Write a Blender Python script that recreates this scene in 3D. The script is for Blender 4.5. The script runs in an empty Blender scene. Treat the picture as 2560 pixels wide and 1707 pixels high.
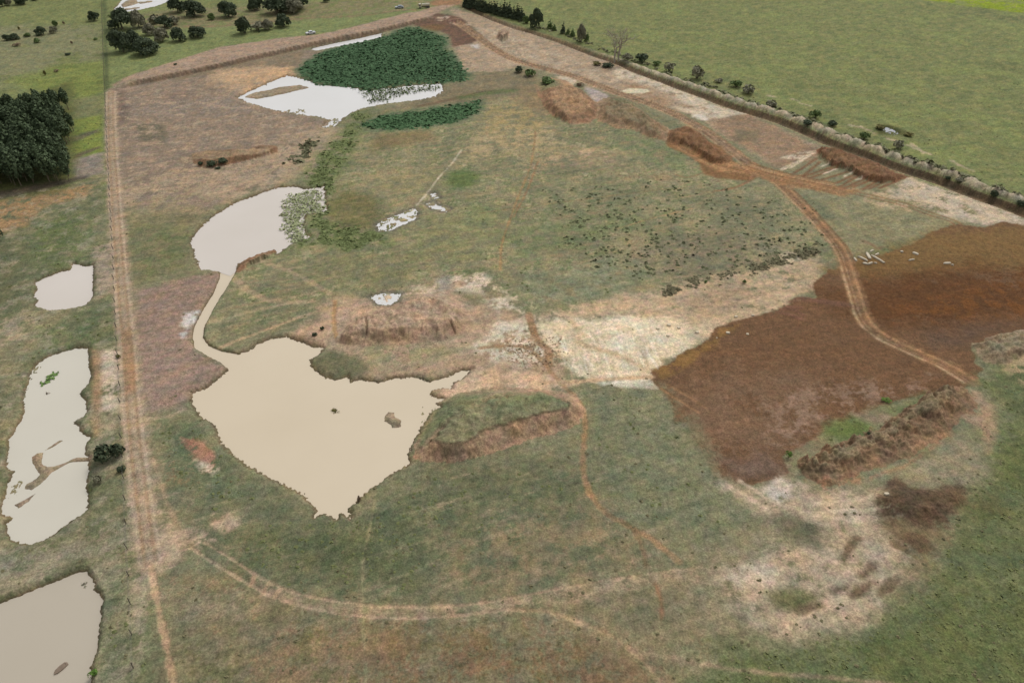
import bpy, math, random
import numpy as np
from mathutils import Vector
random.seed(7); rng = np.random.default_rng(7)
SC = bpy.context.scene; COL = SC.collection
R = math.radians
# ------------------------------------------------------------------ camera, light, exposure
CAM_H, PITCH, FPX = 100.0, R(37.5), 1828.0          # metres, downward tilt, focal length in photo pixels (2560 wide)
cam_d = bpy.data.cameras.new('camera'); cam = bpy.data.objects.new('camera', cam_d); COL.objects.link(cam)
cam.location = (0, 0, CAM_H); cam.rotation_euler = (R(90) - PITCH, 0, 0)
cam_d.sensor_width = 36; cam_d.lens = 36 * FPX / 2560; cam_d.clip_start = 1; cam_d.clip_end = 20000
SC.camera = cam
SUN_EL, SUN_AZ = R(52), R(36)                         # sun high to the right and beyond the site
w = bpy.data.worlds.new('World'); SC.world = w; w.use_nodes = True
nt = w.node_tree; bg = nt.nodes['Background']
sky = nt.nodes.new('ShaderNodeTexSky'); sky.sky_type = 'NISHITA'; sky.sun_disc = False
sky.sun_elevation = SUN_EL; sky.sun_rotation = SUN_AZ; sky.dust_density = 4; sky.air_density = 1.5; sky.altitude = 100
hs = nt.nodes.new('ShaderNodeHueSaturation'); hs.inputs['Saturation'].default_value = 0.12
nt.links.new(sky.outputs[0], hs.inputs['Color']); nt.links.new(hs.outputs[0], bg.inputs['Color'])
bg.inputs['Strength'].default_value = 0.133
sl = bpy.data.lights.new('sun', 'SUN'); sl.energy = 1.15; sl.angle = R(16); sl.color = (1, .96, .9)
so = bpy.data.objects.new('sun', sl); COL.objects.link(so); so.location = (0, 200, 300)
sd_ = Vector((math.sin(SUN_AZ) * math.cos(SUN_EL), math.cos(SUN_AZ) * math.cos(SUN_EL), math.sin(SUN_EL)))
so.rotation_euler = (-sd_).to_track_quat('-Z', 'Y').to_euler()
SC.view_settings.view_transform = 'Standard'; SC.view_settings.look = 'None'
SC.view_settings.gamma = 1; SC.view_settings.use_curve_mapping = False
SC.view_settings.exposure = 0.0
SC.cycles.max_bounces = 5; SC.cycles.diffuse_bounces = 3; SC.cycles.glossy_bounces = 2; SC.cycles.transmission_bounces = 2
LIT = 1.08      # how bright a white flat ground shows; divides the display colours into real base colours
# ------------------------------------------------------------------ helpers
cp, sp = math.cos(PITCH), math.sin(PITCH)
def at(x, y, z=0.0):
    """photo pixel (2560 wide) -> point on the level z"""
    u = (x - 1280) / FPX; v = (853.5 - y) / FPX
    dx, dy, dz = u, cp + v * sp, -sp + v * cp
    t = (z - CAM_H) / dz
    return (dx * t, dy * t, z)
def F(pts): return [(x * 2560 / 2352, y * 2560 / 2352) for x, y in pts]
def T(c, r, pts): return [(c + x * 640 / 2350, r + y * 640 / 2350) for x, y in pts]
def Z(x0, y0, s, pts): return [(x0 + x / s, y0 + y / s) for x, y in pts]
def Wd(pts, z=0.0): return np.array([at(x, y, z)[:2] for x, y in pts], dtype=np.float32)
def lin(c):
    c = np.array(c, dtype=np.float64) / 255
    return np.where(c <= .04045, c / 12.92, ((c + .055) / 1.055) ** 2.4)
def alb(c): return np.clip(lin(c) / LIT, 0, .86)
def _hash(ix, iy, seed):
    h = (ix.astype(np.int64) * 374761393 + iy.astype(np.int64) * 668265263 + seed * 974711) & 0xffffffff
    h = ((h ^ (h >> 13)) * 1274126177) & 0xffffffff
    return (h ^ (h >> 16)) & 0xffff
def perlin(x, y, seed):
    ix = np.floor(x); iy = np.floor(y); fx = (x - ix).astype(np.float32); fy = (y - iy).astype(np.float32)
    u = fx * fx * fx * (fx * (fx * 6 - 15) + 10); v = fy * fy * fy * (fy * (fy * 6 - 15) + 10)
    def g(a, b, dx, dy):
        an = _hash(ix + a, iy + b, seed).astype(np.float32) * (2 * math.pi / 65536)
        return np.cos(an) * dx + np.sin(an) * dy
    n00 = g(0, 0, fx, fy); n10 = g(1, 0, fx - 1, fy); n01 = g(0, 1, fx, fy - 1); n11 = g(1, 1, fx - 1, fy - 1)
    return ((n00 * (1 - u) + n10 * u) * (1 - v) + (n01 * (1 - u) + n11 * u) * v) * 1.5
def fbm(x, y, wl, seed, oct=3):
    a = 1.0; s = 0; f = 1 / wl; t = 0
    for o in range(oct):
        s = s + a * perlin(x * f, y * f, seed + o * 17); t += a; a *= .55; f *= 2.03
    return s / t * 1.3
def sstep(a, b, x):
    t = np.clip((x - a) / (b - a), 0, 1); return t * t * (3 - 2 * t)
def poly_sd(px, py, P):
    """signed distance, positive inside"""
    d = np.full(px.shape, 1e9, np.float32); ins = np.zeros(px.shape, bool); n = len(P)
    for i in range(n):
        ax, ay = P[i]; bx, by = P[(i + 1) % n]; ex, ey = bx - ax, by - ay; L = ex * ex + ey * ey + 1e-9
        wx, wy = px - ax, py - ay
        t = np.clip((wx * ex + wy * ey) / L, 0, 1)
        d = np.minimum(d, (wx - t * ex) ** 2 + (wy - t * ey) ** 2)
        if ay != by:
            c = (ay > py) != (by > py)
            ins ^= c & (px < (bx - ax) * (py - ay) / (by - ay) + ax)
    d = np.sqrt(d); return np.where(ins, d, -d)
def line_d(px, py, P):
    """distance to an open line, its side (+ right of travel), the arc length at the foot"""
    d = np.full(px.shape, 1e18, np.float32); s = np.zeros(px.shape, np.float32); side = np.ones(px.shape, np.float32); acc = 0.0
    for i in range(len(P) - 1):
        ax, ay = P[i]; bx, by = P[i + 1]; ex, ey = bx - ax, by - ay; L = ex * ex + ey * ey + 1e-9; ln = math.sqrt(L)
        wx, wy = px - ax, py - ay
        tr = (wx * ex + wy * ey) / L; t = np.clip(tr, 0, 1)
        q = (wx - t * ex) ** 2 + (wy - t * ey) ** 2
        m = q < d; d = np.where(m, q, d); s = np.where(m, acc + t * ln, s)
        side = np.where(m, np.where(wx * ey - wy * ex > 0, 1., -1.), side); acc += ln
    return np.sqrt(d), side, s, acc
def smooth_line(P, k=3):
    P = [tuple(p) for p in P]
    for _ in range(k - 1):
        Q = [P[0]]
        for a, b in zip(P[:-1], P[1:]):
            Q += [(a[0] * .75 + b[0] * .25, a[1] * .75 + b[1] * .25), (a[0] * .25 + b[0] * .75, a[1] * .25 + b[1] * .75)]
        Q.append(P[-1]); P = Q
    return np.array(P, np.float32)
# ------------------------------------------------------------------ the terrain sheet: a fan of rows and columns, close together where the site lies
tc = np.linspace(-.78, .78, 1150)
ext = .78 + np.cumsum(np.geomspace(.003, .5, 26))
tcol = np.concatenate([-ext[::-1], tc, ext])
py = np.linspace(1760, -45, 770)
v = (853.5 - py) / FPX
dist = CAM_H * (cp + v * sp) / (sp - v * cp)
far = dist[-1] + np.cumsum(np.geomspace(7, 900, 44))
near = np.linspace(-60, dist[0] - 1, 16)
yrow = np.concatenate([near, dist, far])
dep = yrow * cp + CAM_H * sp
NX, NY = len(tcol), len(yrow)
X = (tcol[None, :] * dep[:, None]).astype(np.float64).ravel(); Y = np.repeat(yrow, NX).astype(np.float64)
gap = np.repeat(np.gradient(yrow), NX).astype(np.float32)
NS = {}
for wl, sd in ((.7, 11), (2.5, 23), (8, 37), (30, 51)):
    n = fbm(X, Y, wl, sd, 3 if wl > 1 else 2).astype(np.float32)
    NS[wl] = n * np.clip(1.6 * wl / gap, 0, 1) ** .7
NS['s'] = (fbm((X * .93 + Y * .36) / 7.0, (Y * .93 - X * .36) / 1.0, 1.6, 401, 4) * np.clip(4 / gap, 0, 1) ** .5).astype(np.float32)   # drag marks and wind rows
NS['p'] = fbm(X + 913, Y - 311, 5, 91, 4).astype(np.float32)     # patchiness
NS['b'] = fbm(X - 313, Y + 711, 18, 131, 4).astype(np.float32)   # broad patchiness
X32, Y32 = X.astype(np.float32), Y.astype(np.float32)
H = (.22 * NS[30] + .07 * NS[8] + .035 * NS[2.5]).astype(np.float32)
C = np.empty((X.size, 3), np.float32); C[:] = alb((116, 123, 76))
TAG = np.zeros(X.size, np.int16)
def bbox(P, pad):
    x0, y0 = P.min(0) - pad; x1, y1 = P.max(0) + pad
    r0 = max(np.searchsorted(yrow, y0) - 1, 0); r1 = min(np.searchsorted(yrow, y1) + 1, NY)
    sl_ = slice(r0 * NX, r1 * NX); xs = X32[sl_]
    return np.nonzero((xs > x0) & (xs < x1))[0] + r0 * NX
def warpn(i): return .55 * NS[8][i] + .35 * NS[2.5][i] + .22 * NS[.7][i]
def mix(i, a, col):
    a = a[:, None]; C[i] = C[i] * (1 - a) + np.asarray(alb(col), np.float32) * a
def layer(pts, col, soft=1.5, warp=2.0, op=1.0, z=0.0, patch=None, ps='p', tag=None, col2=None):
    P = Wd(pts, z); i = bbox(P, soft + warp * 1.5)
    if not len(i): return
    s = poly_sd(X32[i], Y32[i], P) + warp * warpn(i)
    a = sstep(-soft, soft, s) * op
    if patch is not None: a = a * sstep(patch - .15, patch + .15, NS[ps][i] + .3 * NS[.7][i] + .25 * NS[2.5][i])
    if col2 is not None:
        b = a * sstep(-.1, .6, NS['p'][i] * .7 + NS[2.5][i] * .4); mix(i, a, col); mix(i, b, col2)
    else: mix(i, a, col)
    if tag: TAG[i[s > 0]] = tag
def track(pts, col, width=.5, soft=.25, op=1.0, warp=.25, rut=0, tag=None, patch=None, k=3):
    P = smooth_line(Wd(pts), k); i = bbox(P, width + soft + 2)
    if not len(i): return
    d, sd, s, L = line_d(X32[i], Y32[i], P)
    wd = width / 2 + warp * NS[2.5][i] + .3 * warp * NS[.7][i]
    a = sstep(soft, -soft, d - wd) * op
    a *= sstep(0, 1.5, s + 1.0) * sstep(0, 1.5, L - s + 1.0)
    if patch is not None: a = a * sstep(patch - .3, patch + .3, NS['p'][i])
    mix(i, a, col); H[i] -= (rut * a).astype(np.float32)
    if tag: TAG[i[(d < wd)]] = tag
def offset_line(pts, o):
    P = smooth_line(Wd(pts), 3); t = np.gradient(P, axis=0); t /= np.linalg.norm(t, axis=1)[:, None] + 1e-9
    return P + np.stack([t[:, 1], -t[:, 0]], 1) * o
def wtrack(P, col, width, soft=.2, op=1.0, warp=.12, rut=0, patch=None):
    i = bbox(P, width + soft + 2)
    if not len(i): return
    d, sd, s, L = line_d(X32[i], Y32[i], P)
    a = sstep(soft, -soft, d - width / 2 - warp * NS[2.5][i]) * op
    if patch is not None: a = a * sstep(patch - .3, patch + .3, NS['p'][i])
    mix(i, a, col); H[i] -= (rut * a).astype(np.float32)
def ruts(pts, bed, rutc, gauge=2.0, bedw=3.6, op=.8, rut=.08, tag=None, rw=.6, bop=.8):
    if bed: track(pts, bed, bedw, .6, bop, .4, tag=tag)
    for s in (-1, 1): wtrack(offset_line(pts, s * gauge / 2), rutc, rw, .25, op, .1, rut)
# ------------------------------------------------------------------ paint: ground kinds, from large to small
# the enclosed site
layer(F([(1045,15),(1150,45),(1400,135),(1700,250),(2000,370),(2352,510),(2900,720),(2900,1900),(300,1900),(345,1300),(300,1000),(270,600),(248,205),(600,130)]), (130,126,97), 1.5, 1)
for col, th, nm in (((152,142,108), .05, 'b'), ((102,114,72), .12, 'p'), ((134,114,88), .5, 'b'), ((164,152,120), .4, 'p'), ((94,104,76), .38, 's'), ((146,130,100), .3, 's')):
    layer(F([(800,260),(1250,210),(1500,330),(1900,480),(1950,700),(1200,740),(700,720),(480,780),(520,620),(700,560),(760,400)]), col, 6, 8, .75, patch=th, ps=nm)
# outer left, below the plantation
layer(F([(-900,480),(0,450),(240,400),(250,500),(268,600),(290,900),(345,1300),(380,1700),(-1200,1900)]), (112,114,84), 3, 4)
layer(F([(-900,480),(0,450),(240,400),(250,500),(268,600),(290,900),(345,1300),(380,1700),(-1200,1900)]), (134,126,98), 3, 4, .8, patch=.12, ps='b')
layer(F([(-60,470),(120,440),(225,415),(190,450),(90,480),(60,520),(-60,560)]), (160,128,92), 2, 5, .9, patch=-.3)
layer(F([(60,530),(130,490),(215,500),(220,560),(190,600),(120,620),(60,600)]), (84,106,60), 5, 5, .8, patch=-.2)
layer(F([(-60,560),(60,540),(60,640),(80,700),(-60,720)]), (98,100,72), 5, 5, .7)
layer(F([(-60,735),(60,730),(130,735),(150,770),(60,800),(-60,790)]), (168,150,122), 3, 6, .9, patch=.0)
layer(F([(60,760),(210,720),(240,770),(220,800),(100,810)]), (90,110,66), 4, 5, .7, patch=-.1)
layer(F([(-60,1260),(60,1255),(180,1200),(210,1180),(300,1200),(300,1560),(240,1560),(245,1380),(200,1300),(100,1330),(-60,1400)]), (140,132,110), 3, 3, .8, patch=-.2)
layer(F([(235,1330),(330,1330),(350,1568),(225,1568)]), (112,118,84), 3, 3, .7, patch=-.1)
# beyond the fence, far left
layer(F([(-600,60),(235,60),(240,140),(200,170),(60,200),(-600,240)]), (126,124,92), 8, 14, .85, patch=-.35, ps='b')
layer(F([(130,150),(240,140),(245,200),(240,240),(150,220),(0,190)]), (112,128,62), 5, 6, .8)
layer(F([(165,275),(235,265),(236,310),(240,350),(200,360),(160,350)]), (112,130,62), 1.5, 2, .9)
layer(F([(160,230),(235,215),(238,262),(165,272)]), (118,118,82), 2, 3, .9)
layer(F([(150,318),(225,296),(232,302),(160,330)]), (98,92,74), 1, 1.5, .9)
layer(F([(170,356),(225,336),(232,340),(165,368)]), (104,92,72), .8, 1, .9)
layer(F([(165,368),(236,350),(238,395),(170,415)]), (142,130,118), 1.5, 2, .95)
layer(F([(-300,400),(170,180),(172,430),(-300,520)]), (88,92,52), 3, 4, .9)
layer(F([(-300,480),(0,458),(100,436),(200,410),(200,402),(100,420),(0,440),(-300,460)]), (86,74,64), 1.5, 1.5, .8)  # shadow band at the plantation's lower edge, painted into the ground colour
# meadow at the top, by the round trees
layer(F([(250,60),(440,60),(700,40),(950,10),(1040,12),(900,45),(740,82),(600,100),(500,112),(250,198)]), (116,130,80), 3, 4, .9)
layer(F([(270,40),(420,20),(640,10),(900,-5),(1040,5),(900,30),(720,45),(560,60),(440,66),(330,72)]), (128,118,88), 5, 8, .85, patch=-.15)
track(F([(430,62),(520,60),(640,48),(700,42),(820,38),(960,22)]), (128,106,82), 2.5, 1.5, .8, 2)
layer(F([(232,-60),(242,200),(246,330),(252,330),(250,200),(242,-60)]), (82,96,58), 1, .8, .9)
layer(F([(246,110),(252,340),(262,560),(268,680),(262,680),(252,540),(240,330),(240,110)]), (84,98,62), .5, .5, .8)
# top green corner right, darker meadow bands
layer(T(1920, 0, [(1300,-20),(1500,10),(1900,70),(2200,110),(2400,130),(3400,300),(3400,-300),(1400,-300)]), (118,150,20), 2, 3)
layer(T(1920, 0, [(1500,140),(1800,110),(2000,80),(2200,110),(2400,140),(2400,200),(1800,180)]), (104,110,72), 5, 6, .7)
layer(T(1920, 0, [(1700,700),(1900,600),(2400,540),(2400,700),(2000,740)]), (104,112,68), 8, 10, .7)
for col, th, nm, op in (((108,116,70), .1, 'b', .6), ((132,126,84), .1, 'p', .5), ((120,132,76), .2, 'b', .5)):
    layer(F([(1070,10),(1400,120),(1900,330),(2352,430),(3200,760),(3400,-60),(1100,-60)]), col, 4, 6, op, patch=th, ps=nm)
# brown dry floor in the far left of the site
layer(F([(250,205),(480,165),(690,115),(740,118),(680,165),(640,180),(560,215),(600,245),(755,275),(720,320),(660,400),(600,425),(500,470),(430,500),(300,480),(262,470)]), (142,125,107), 2.5, 3)
layer(F([(262,480),(430,480),(480,500),(440,550),(440,620),(320,660),(300,620)]), (124,118,88), 4, 5, .95)
layer(F([(300,520),(430,510),(440,600),(330,640)]), (100,110,70), 5, 5, .7, patch=-.05)
layer(F([(262,400),(420,410),(520,440),(440,520),(300,500)]), (146,132,102), 6, 6, .7, patch=-.1)
layer(F([(380,160),(560,130),(700,118),(690,150),(560,162),(400,185)]), (128,114,92), 2, 3, .9)
layer(T(0, 0, [(1040,820),(1160,840),(1180,960),(1170,1120),(1050,1130)]), (118,100,88), 2, 2, .9)
layer(T(0, 0, [(1230,1140),(1480,1140),(1550,1240),(1480,1330),(1290,1290)]), (110,103,84), 1.5, 2, .9)
layer(T(0, 0, [(1500,860),(1700,830),(1780,880),(1650,960),(1500,930)]), (132,112,98), 4, 4, .6)
layer(T(0, 0, [(1700,920),(2100,900),(2300,980),(2350,1040),(1900,1060),(1500,1080),(1100,1050),(1200,960)]), (134,124,114), 4, 6, .8, patch=-.1)
layer(F([(500,185),(580,165),(640,155),(672,155),(682,172),(640,182),(560,215),(540,205)]), (192,158,122), 2, 3, 1.0, patch=-.6)
layer(F([(560,215),(580,165),(672,155),(600,150),(500,160),(470,185)]), (184,156,124), 4, 4, .75)
layer(F([(280,440),(420,375),(550,350),(700,300),(740,300),(690,370),(640,425),(540,460),(420,440),(300,455)]), (166,146,120), 3, 4, .9, patch=-.25)
layer(F([(730,290),(790,292),(770,340),(720,390),(690,410),(640,420),(680,360)]), (160,142,116), 3, 3, .9)
for col, th in (((138,118,98), .1), ((164,146,122), .25)):
    layer(F([(262,215),(700,170),(640,250),(740,290),(600,400),(270,470)]), col, 4, 6, .6, patch=th)
# pink patch left of the channel
layer(F([(318,665),(420,640),(510,622),(505,650),(465,710),(446,760),(445,800),(525,850),(440,910),(420,935),(335,950),(318,850),(312,750)]), (150,128,112), 1.5, 2)
layer(F([(318,665),(420,640),(510,622),(505,650),(465,710),(446,760),(445,800),(525,850),(440,910),(420,935),(335,950),(318,850),(312,750)]), (134,112,96), 2, 3, .6, patch=.15)
layer(T(0, 427, [(1700,1300),(1850,1270),(1830,1350),(1720,1450),(1660,1420)]), (196,192,186), 1, 1.5, .9, patch=-.2)
layer(T(0, 427, [(1650,1490),(1720,1480),(1720,1540),(1650,1540)]), (196,192,186), .6, .8, .8, patch=-.2)
# shore greens
layer(F([(800,255),(860,262),(830,290),(825,330),(790,380),(770,430),(760,500),(880,535),(890,560),(800,578),(720,560),(650,580),(700,540),(715,500),(745,470),(745,430),(700,430),(690,410),(740,340),(790,300)]), (94,112,64), 5, 4, .9, patch=-.3)
layer(F([(780,430),(870,460),(890,520),(780,530),(740,500)]), (104,96,56), 4, 4, .6)
layer(F([(860,310),(980,300),(1000,320),(900,340),(850,350)]), (122,102,68), 3, 4, .6)
layer(F([(1030,395),(1070,388),(1110,400),(1090,430),(1040,435),(1020,420)]), (78,110,60), 2, 3, .85)
layer(F([(1080,470),(1150,480),(1130,520),(1060,510)]), (98,120,74), 4, 4, .6)
layer(F([(1180,380),(1330,340),(1480,350),(1400,375),(1240,390)]), (178,152,120), 2, 4, .8, patch=.05)
layer(F([(1080,320),(1260,290),(1300,330),(1120,350),(1060,360)]), (170,158,128), 3, 4, .7, patch=.0)
layer(F([(1110,250),(1230,230),(1260,300),(1180,340),(1110,300)]), (158,138,96), 5, 5, .7, patch=-.1)
layer(F([(1180,200),(1260,190),(1290,240),(1250,260),(1190,240)]), (136,116,88), 4, 4, .8)
layer(F([(1080,170),(1230,160),(1240,200),(1100,240),(1020,240),(900,250),(940,230)]), (124,112,88), 4, 4, .85)
track(F([(960,245),(1020,232),(1090,215),(1130,208)]), (108,84,62), 2.0, 1.5, .8, 1)
track(F([(1060,225),(1130,212),(1180,208)]), (84,104,60), 4, 2, .8, 2)
for p_, c_1, o_, t_ in (([(1070,325),(1180,290),(1270,310),(1300,360),(1180,350),(1080,370)], (162,144,108), .8, -.1), ([(1450,600),(1500,560),(1650,520),(1780,540),(1800,600),(1700,640),(1560,650)], (120,110,92), .7, -.1),
    ([(1150,540),(1300,500),(1480,490),(1500,520),(1350,560),(1200,590)], (106,118,80), .7, -.2), ([(940,520),(1100,480),(1180,520),(1100,600),(960,600)], (134,132,92), .7, -.2), ([(860,400),(1000,380),(1020,430),(900,450)], (146,134,98), .7, -.1),
    ([(1200,430),(1420,420),(1560,470),(1400,480),(1240,470)], (112,116,86), .6, -.1), ([(680,600),(860,580),(960,620),(860,660),(720,650)], (126,122,88), .7, -.2), ([(1200,640),(1400,600),(1500,620),(1400,680),(1230,710)], (128,130,102), .8, -.3),
    ([(1240,380),(1330,360),(1480,365),(1440,385),(1300,395)], (110,100,88), .6, .1), ([(1600,440),(1780,430),(1850,520),(1760,560),(1620,500)], (116,116,90), .7, -.1), ([(1440,300),(1560,340),(1700,400),(1560,400),(1400,340)], (112,124,84), .7, -.1)):
    layer(F(p_), c_1, 5, 7, o_, patch=t_)
# reed beds
RE1 = F([(678,160),(720,128),(760,112),(880,82),(940,62),(970,65),(1000,75),(1030,88),(1028,110),(1050,128),(1075,160),(1080,185),(1020,193),(960,193),(890,203),(850,212),(800,205),(760,200),(720,195),(690,180)])
RE2 = F([(820,285),(880,264),(960,255),(1060,236),(1108,230),(1100,262),(1050,282),(980,296),(900,300),(850,298)])
layer(RE1, (64,100,68), 2.5, 4); layer(RE2, (68,104,70), 3, 5)
layer(F([(900,165),(1040,150),(1080,185),(980,198),(880,200),(840,190)]), (98,108,68), 4, 4, .7, patch=-.1)
# sandy ground between haul track and ditch
layer(F([(1040,20),(1150,50),(1250,90),(1400,140),(1500,190),(1640,250),(1720,265),(1800,300),(1900,345),(1860,362),(1790,385),(1700,330),(1600,270),(1500,235),(1400,215),(1300,178),(1200,150),(1150,165),(1070,165),(1040,105),(1100,70),(1040,40)]), (164,144,120), 2, 2.5)
layer(F([(1060,60),(1150,70),(1250,110),(1350,150),(1450,195),(1360,185),(1250,150),(1150,110),(1080,90)]), (178,160,136), 3, 4, .7, patch=.0)
layer(F([(1400,150),(1480,175),(1560,205),(1640,240),(1716,262),(1650,272),(1600,268),(1540,240),(1480,205),(1420,180)]), (196,180,156), 1.5, 3, .95, patch=-.35)
layer(F([(1440,180),(1520,210),(1600,250),(1520,240),(1440,205)]), (146,118,90), 3, 3, .7)
layer(T(1280, 0, [(1640,1050),(1760,1060),(1810,1090),(1780,1110),(1650,1080)]), (208,198,182), .8, 1, .9, patch=-.2)
layer(T(1280, 0, [(1900,1060),(2190,1030),(2200,1045),(1940,1080),(1880,1110)]), (200,188,166), .7, 1, .9)
layer(F([(1640,272),(1720,262),(1850,325),(1900,348),(1860,366),(1790,385),(1700,335),(1640,292)]), (142,118,94), 2, 3, .9)
layer(F([(1690,300),(1740,300),(1740,330),(1690,320)]), (112,104,80), 2, 3, .7)
layer(T(1280, 0, [(400,700),(520,700),(600,760),(560,800),(470,780)]), (200,182,158), 1, 2, .8)
layer(T(1280, 0, [(660,790),(780,830),(900,880),(880,920),(780,950),(720,900)]), (172,158,150), 1, 1, .9)
layer(T(1280, 0, [(540,1150),(720,1060),(760,1090),(700,1140)]), (172,142,114), 1, 1, .9)
layer(T(1280, 0, [(970,850),(1080,810),(1240,820),(1270,840),(1200,860),(1060,855)]), (206,194,164), .5, .4)
# strip right of the track, above the brown field
layer(F([(1960,470),(1990,430),(2080,405),(2200,440),(2352,500),(2700,640),(2500,600),(2352,515),(2200,512),(2140,530),(2100,560),(1985,600),(1930,560),(1900,500)]), (136,130,98), 2, 3, .95)
layer(F([(2080,405),(2200,440),(2352,500),(2700,640),(2500,600),(2352,520),(2260,520),(2180,500),(2120,470),(2040,450)]), (190,172,148), 2, 3, .95, patch=-.35)
layer(F([(1985,440),(2070,440),(2160,480),(2060,480),(1990,465)]), (180,158,128), 2, 3, .8, patch=.0)
layer(F([(1990,575),(2060,560),(2110,545),(2100,560),(2040,590)]), (104,122,84), 2, 2, .8)
layer(F([(1830,440),(1900,470),(1930,520),(1890,500),(1840,460)]), (104,108,82), 2, 2, .8)
layer(T(1920, 427, [(100,780),(180,745),(290,760),(300,810),(200,850),(120,820)]), (204,186,160), 1, 1, .9)
# dark brush line and pale earth above the pale band
layer(F([(1500,665),(1600,635),(1750,600),(1880,560),(1900,585),(1780,625),(1640,650),(1540,680)]), (92,94,68), 2, 4, .8, patch=.0)
layer(F([(1200,730),(1400,690),(1560,655),(1700,625),(1880,590),(1890,650),(1800,705),(1700,750),(1640,790),(1500,740),(1300,735)]), (184,160,130), 2, 4, .95, patch=-.45)
layer(F([(1600,650),(1760,620),(1880,610),(1860,640),(1700,680)]), (128,124,96), 3, 5, .7, patch=.1)
layer(F([(1560,680),(1700,650),(1760,680),(1640,720),(1580,720)]), (158,136,110), 3, 4, .7)
layer(F([(740,700),(800,680),(850,700),(900,690),(1000,660),(1060,640),(1150,690),(1210,740),(1240,790),(1300,840),(1300,880),(1180,902),(1080,905),(1015,915),(985,892),(1070,850),(1000,862),(900,868),(830,868),(800,840),(760,800),(680,775),(690,750)]), (172,148,122), 2.5, 4)
layer(F([(800,690),(860,690),(830,725),(800,755),(740,790),(690,770),(730,735)]), (178,150,124), 2, 3, .9)
layer(F([(560,800),(620,772),(700,770),(740,790),(700,790),(640,778)]), (136,112,92), 1, 1, .8)
layer(F([(880,690),(960,655),(1060,640),(1040,690),(940,690)]), (196,176,150), 1.5, 4, .9, patch=.0)
layer(F([(1040,640),(1110,630),(1140,670),(1210,720),(1150,705),(1080,680)]), (206,188,164), 1.5, 4, .95, patch=-.15)
layer(F([(1050,670),(1110,670),(1120,700),(1070,700)]), (108,112,84), 2, 2, .8)
layer(F([(1000,640),(1035,635),(1040,665),(1000,670)]), (140,136,128), 1.5, 1, .7)
layer(F([(830,790),(960,790),(1100,790),(1000,830),(880,850),(820,850)]), (142,136,104), 3, 4, .9, patch=-.2)
layer(F([(715,830),(760,805),(830,815),(850,850),(800,868),(760,868),(725,850)]), (108,106,80), 1.5, 2)
layer(F([(1080,800),(1150,740),(1230,735),(1260,790),(1280,830),(1180,840)]), (206,192,168), 2, 3, .95, patch=-.3)
layer(F([(1180,850),(1090,905),(1010,915),(1020,880),(1100,850),(1200,860),(1330,880),(1280,900),(1180,905)]), (204,174,144), 1.5, 2, .9, patch=-.4)
layer(F([(1130,790),(1220,760),(1300,770),(1310,830),(1240,860),(1160,830)]), (152,126,96), 1.5, 3, .8, patch=.12)
# the white scraped floor
layer(F([(1225,745),(1300,735),(1430,722),(1520,728),(1600,750),(1640,760),(1600,795),(1540,830),(1500,850),(1520,892),(1400,882),(1330,865),(1290,830),(1250,790)]), (214,196,166), 1.5, 3)
layer(F([(1240,750),(1340,745),(1420,760),(1460,800),(1380,800),(1300,790)]), (196,176,144), 3, 4, .6, patch=.0)
layer(F([(1360,740),(1480,735),(1520,760),(1500,820),(1440,850),(1380,800)]), (228,214,188), 3, 3, .6, patch=-.1)
layer(F([(1640,740),(1560,730),(1600,795),(1640,790),(1700,750)]), (192,170,138), 2, 3, .8)
for k in range(70):          # bulldozer blade marks
    x0 = 1290 + rng.uniform(-20, 220); y0 = 745 + rng.uniform(-5, 85)
    track(F([(x0, y0), (x0 + rng.uniform(8, 26), y0 + rng.uniform(22, 50))]), (232,222,200) if k % 2 else (182,160,128), .4, .25, .55, .1, rut=.05, patch=-.2)
track(F([(1310,735),(1330,760),(1330,790),(1370,800),(1420,815),(1460,835),(1480,850)]), (182,156,120), 1.6, .8, .7)
layer(F([(1370,875),(1430,870),(1500,868),(1515,892),(1440,888),(1380,885)]), (222,214,196), .8, 1, .9, patch=-.3)
# the big field of spread brown soil
BF = F([(1495,855),(1530,835),(1610,790),(1645,752),(1700,735),(1790,712),(1830,690),(1875,682),(1868,650),(1900,622),(1980,600),(2100,560),(2140,532),(2200,515),(2260,522),(2310,508),(2352,520),(2700,600),(2800,700),(2352,762),(2230,795),(2240,835),(2262,848),(2212,890),(2120,905),(2020,932),(1990,948),(1900,988),(1830,1030),(1800,1050),(1812,1085),(1770,1105),(1730,1118),(1680,1105),(1640,1092),(1620,1050),(1590,1000),(1580,972),(1545,970),(1545,930),(1520,900),(1500,880)])
layer(BF, (112,84,60), .35, 1.1, tag=2)
layer(F([(1900,620),(2140,532),(2352,520),(2700,600),(2700,640),(2352,620),(2100,640),(1960,640)]), (122,96,58), 4, 5, .85)
layer(F([(1880,680),(1990,640),(2200,610),(2352,610),(2700,640),(2700,700),(2352,740),(2200,760),(2050,750),(1950,720)]), (94,63,36), 7, 8, .95, patch=-.45, ps='b')
layer(F([(2050,700),(2352,640),(2700,640),(2352,740),(2180,780)]), (112,72,36), 5, 7, .7, patch=.05)
layer(F([(1500,850),(1610,795),(1660,752),(1700,745),(1640,800),(1560,850),(1520,870)]), (134,102,60), .8, 2, .9, patch=-.3)
layer(F([(1540,900),(1700,850),(1850,850),(1900,950),(1800,1040),(1640,1080),(1560,960)]), (122,96,74), 6, 8, .85, patch=-.3, ps='b')
layer(F([(1760,930),(1900,900),(2050,880),(2130,870),(2100,900),(2000,925),(1900,975),(1830,1020),(1780,1010)]), (144,118,98), 3, 6, .85, patch=-.05)
layer(F([(1650,1060),(1760,1040),(1812,1070),(1770,1100),(1700,1105)]), (112,94,82), 3, 3, .8)
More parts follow.
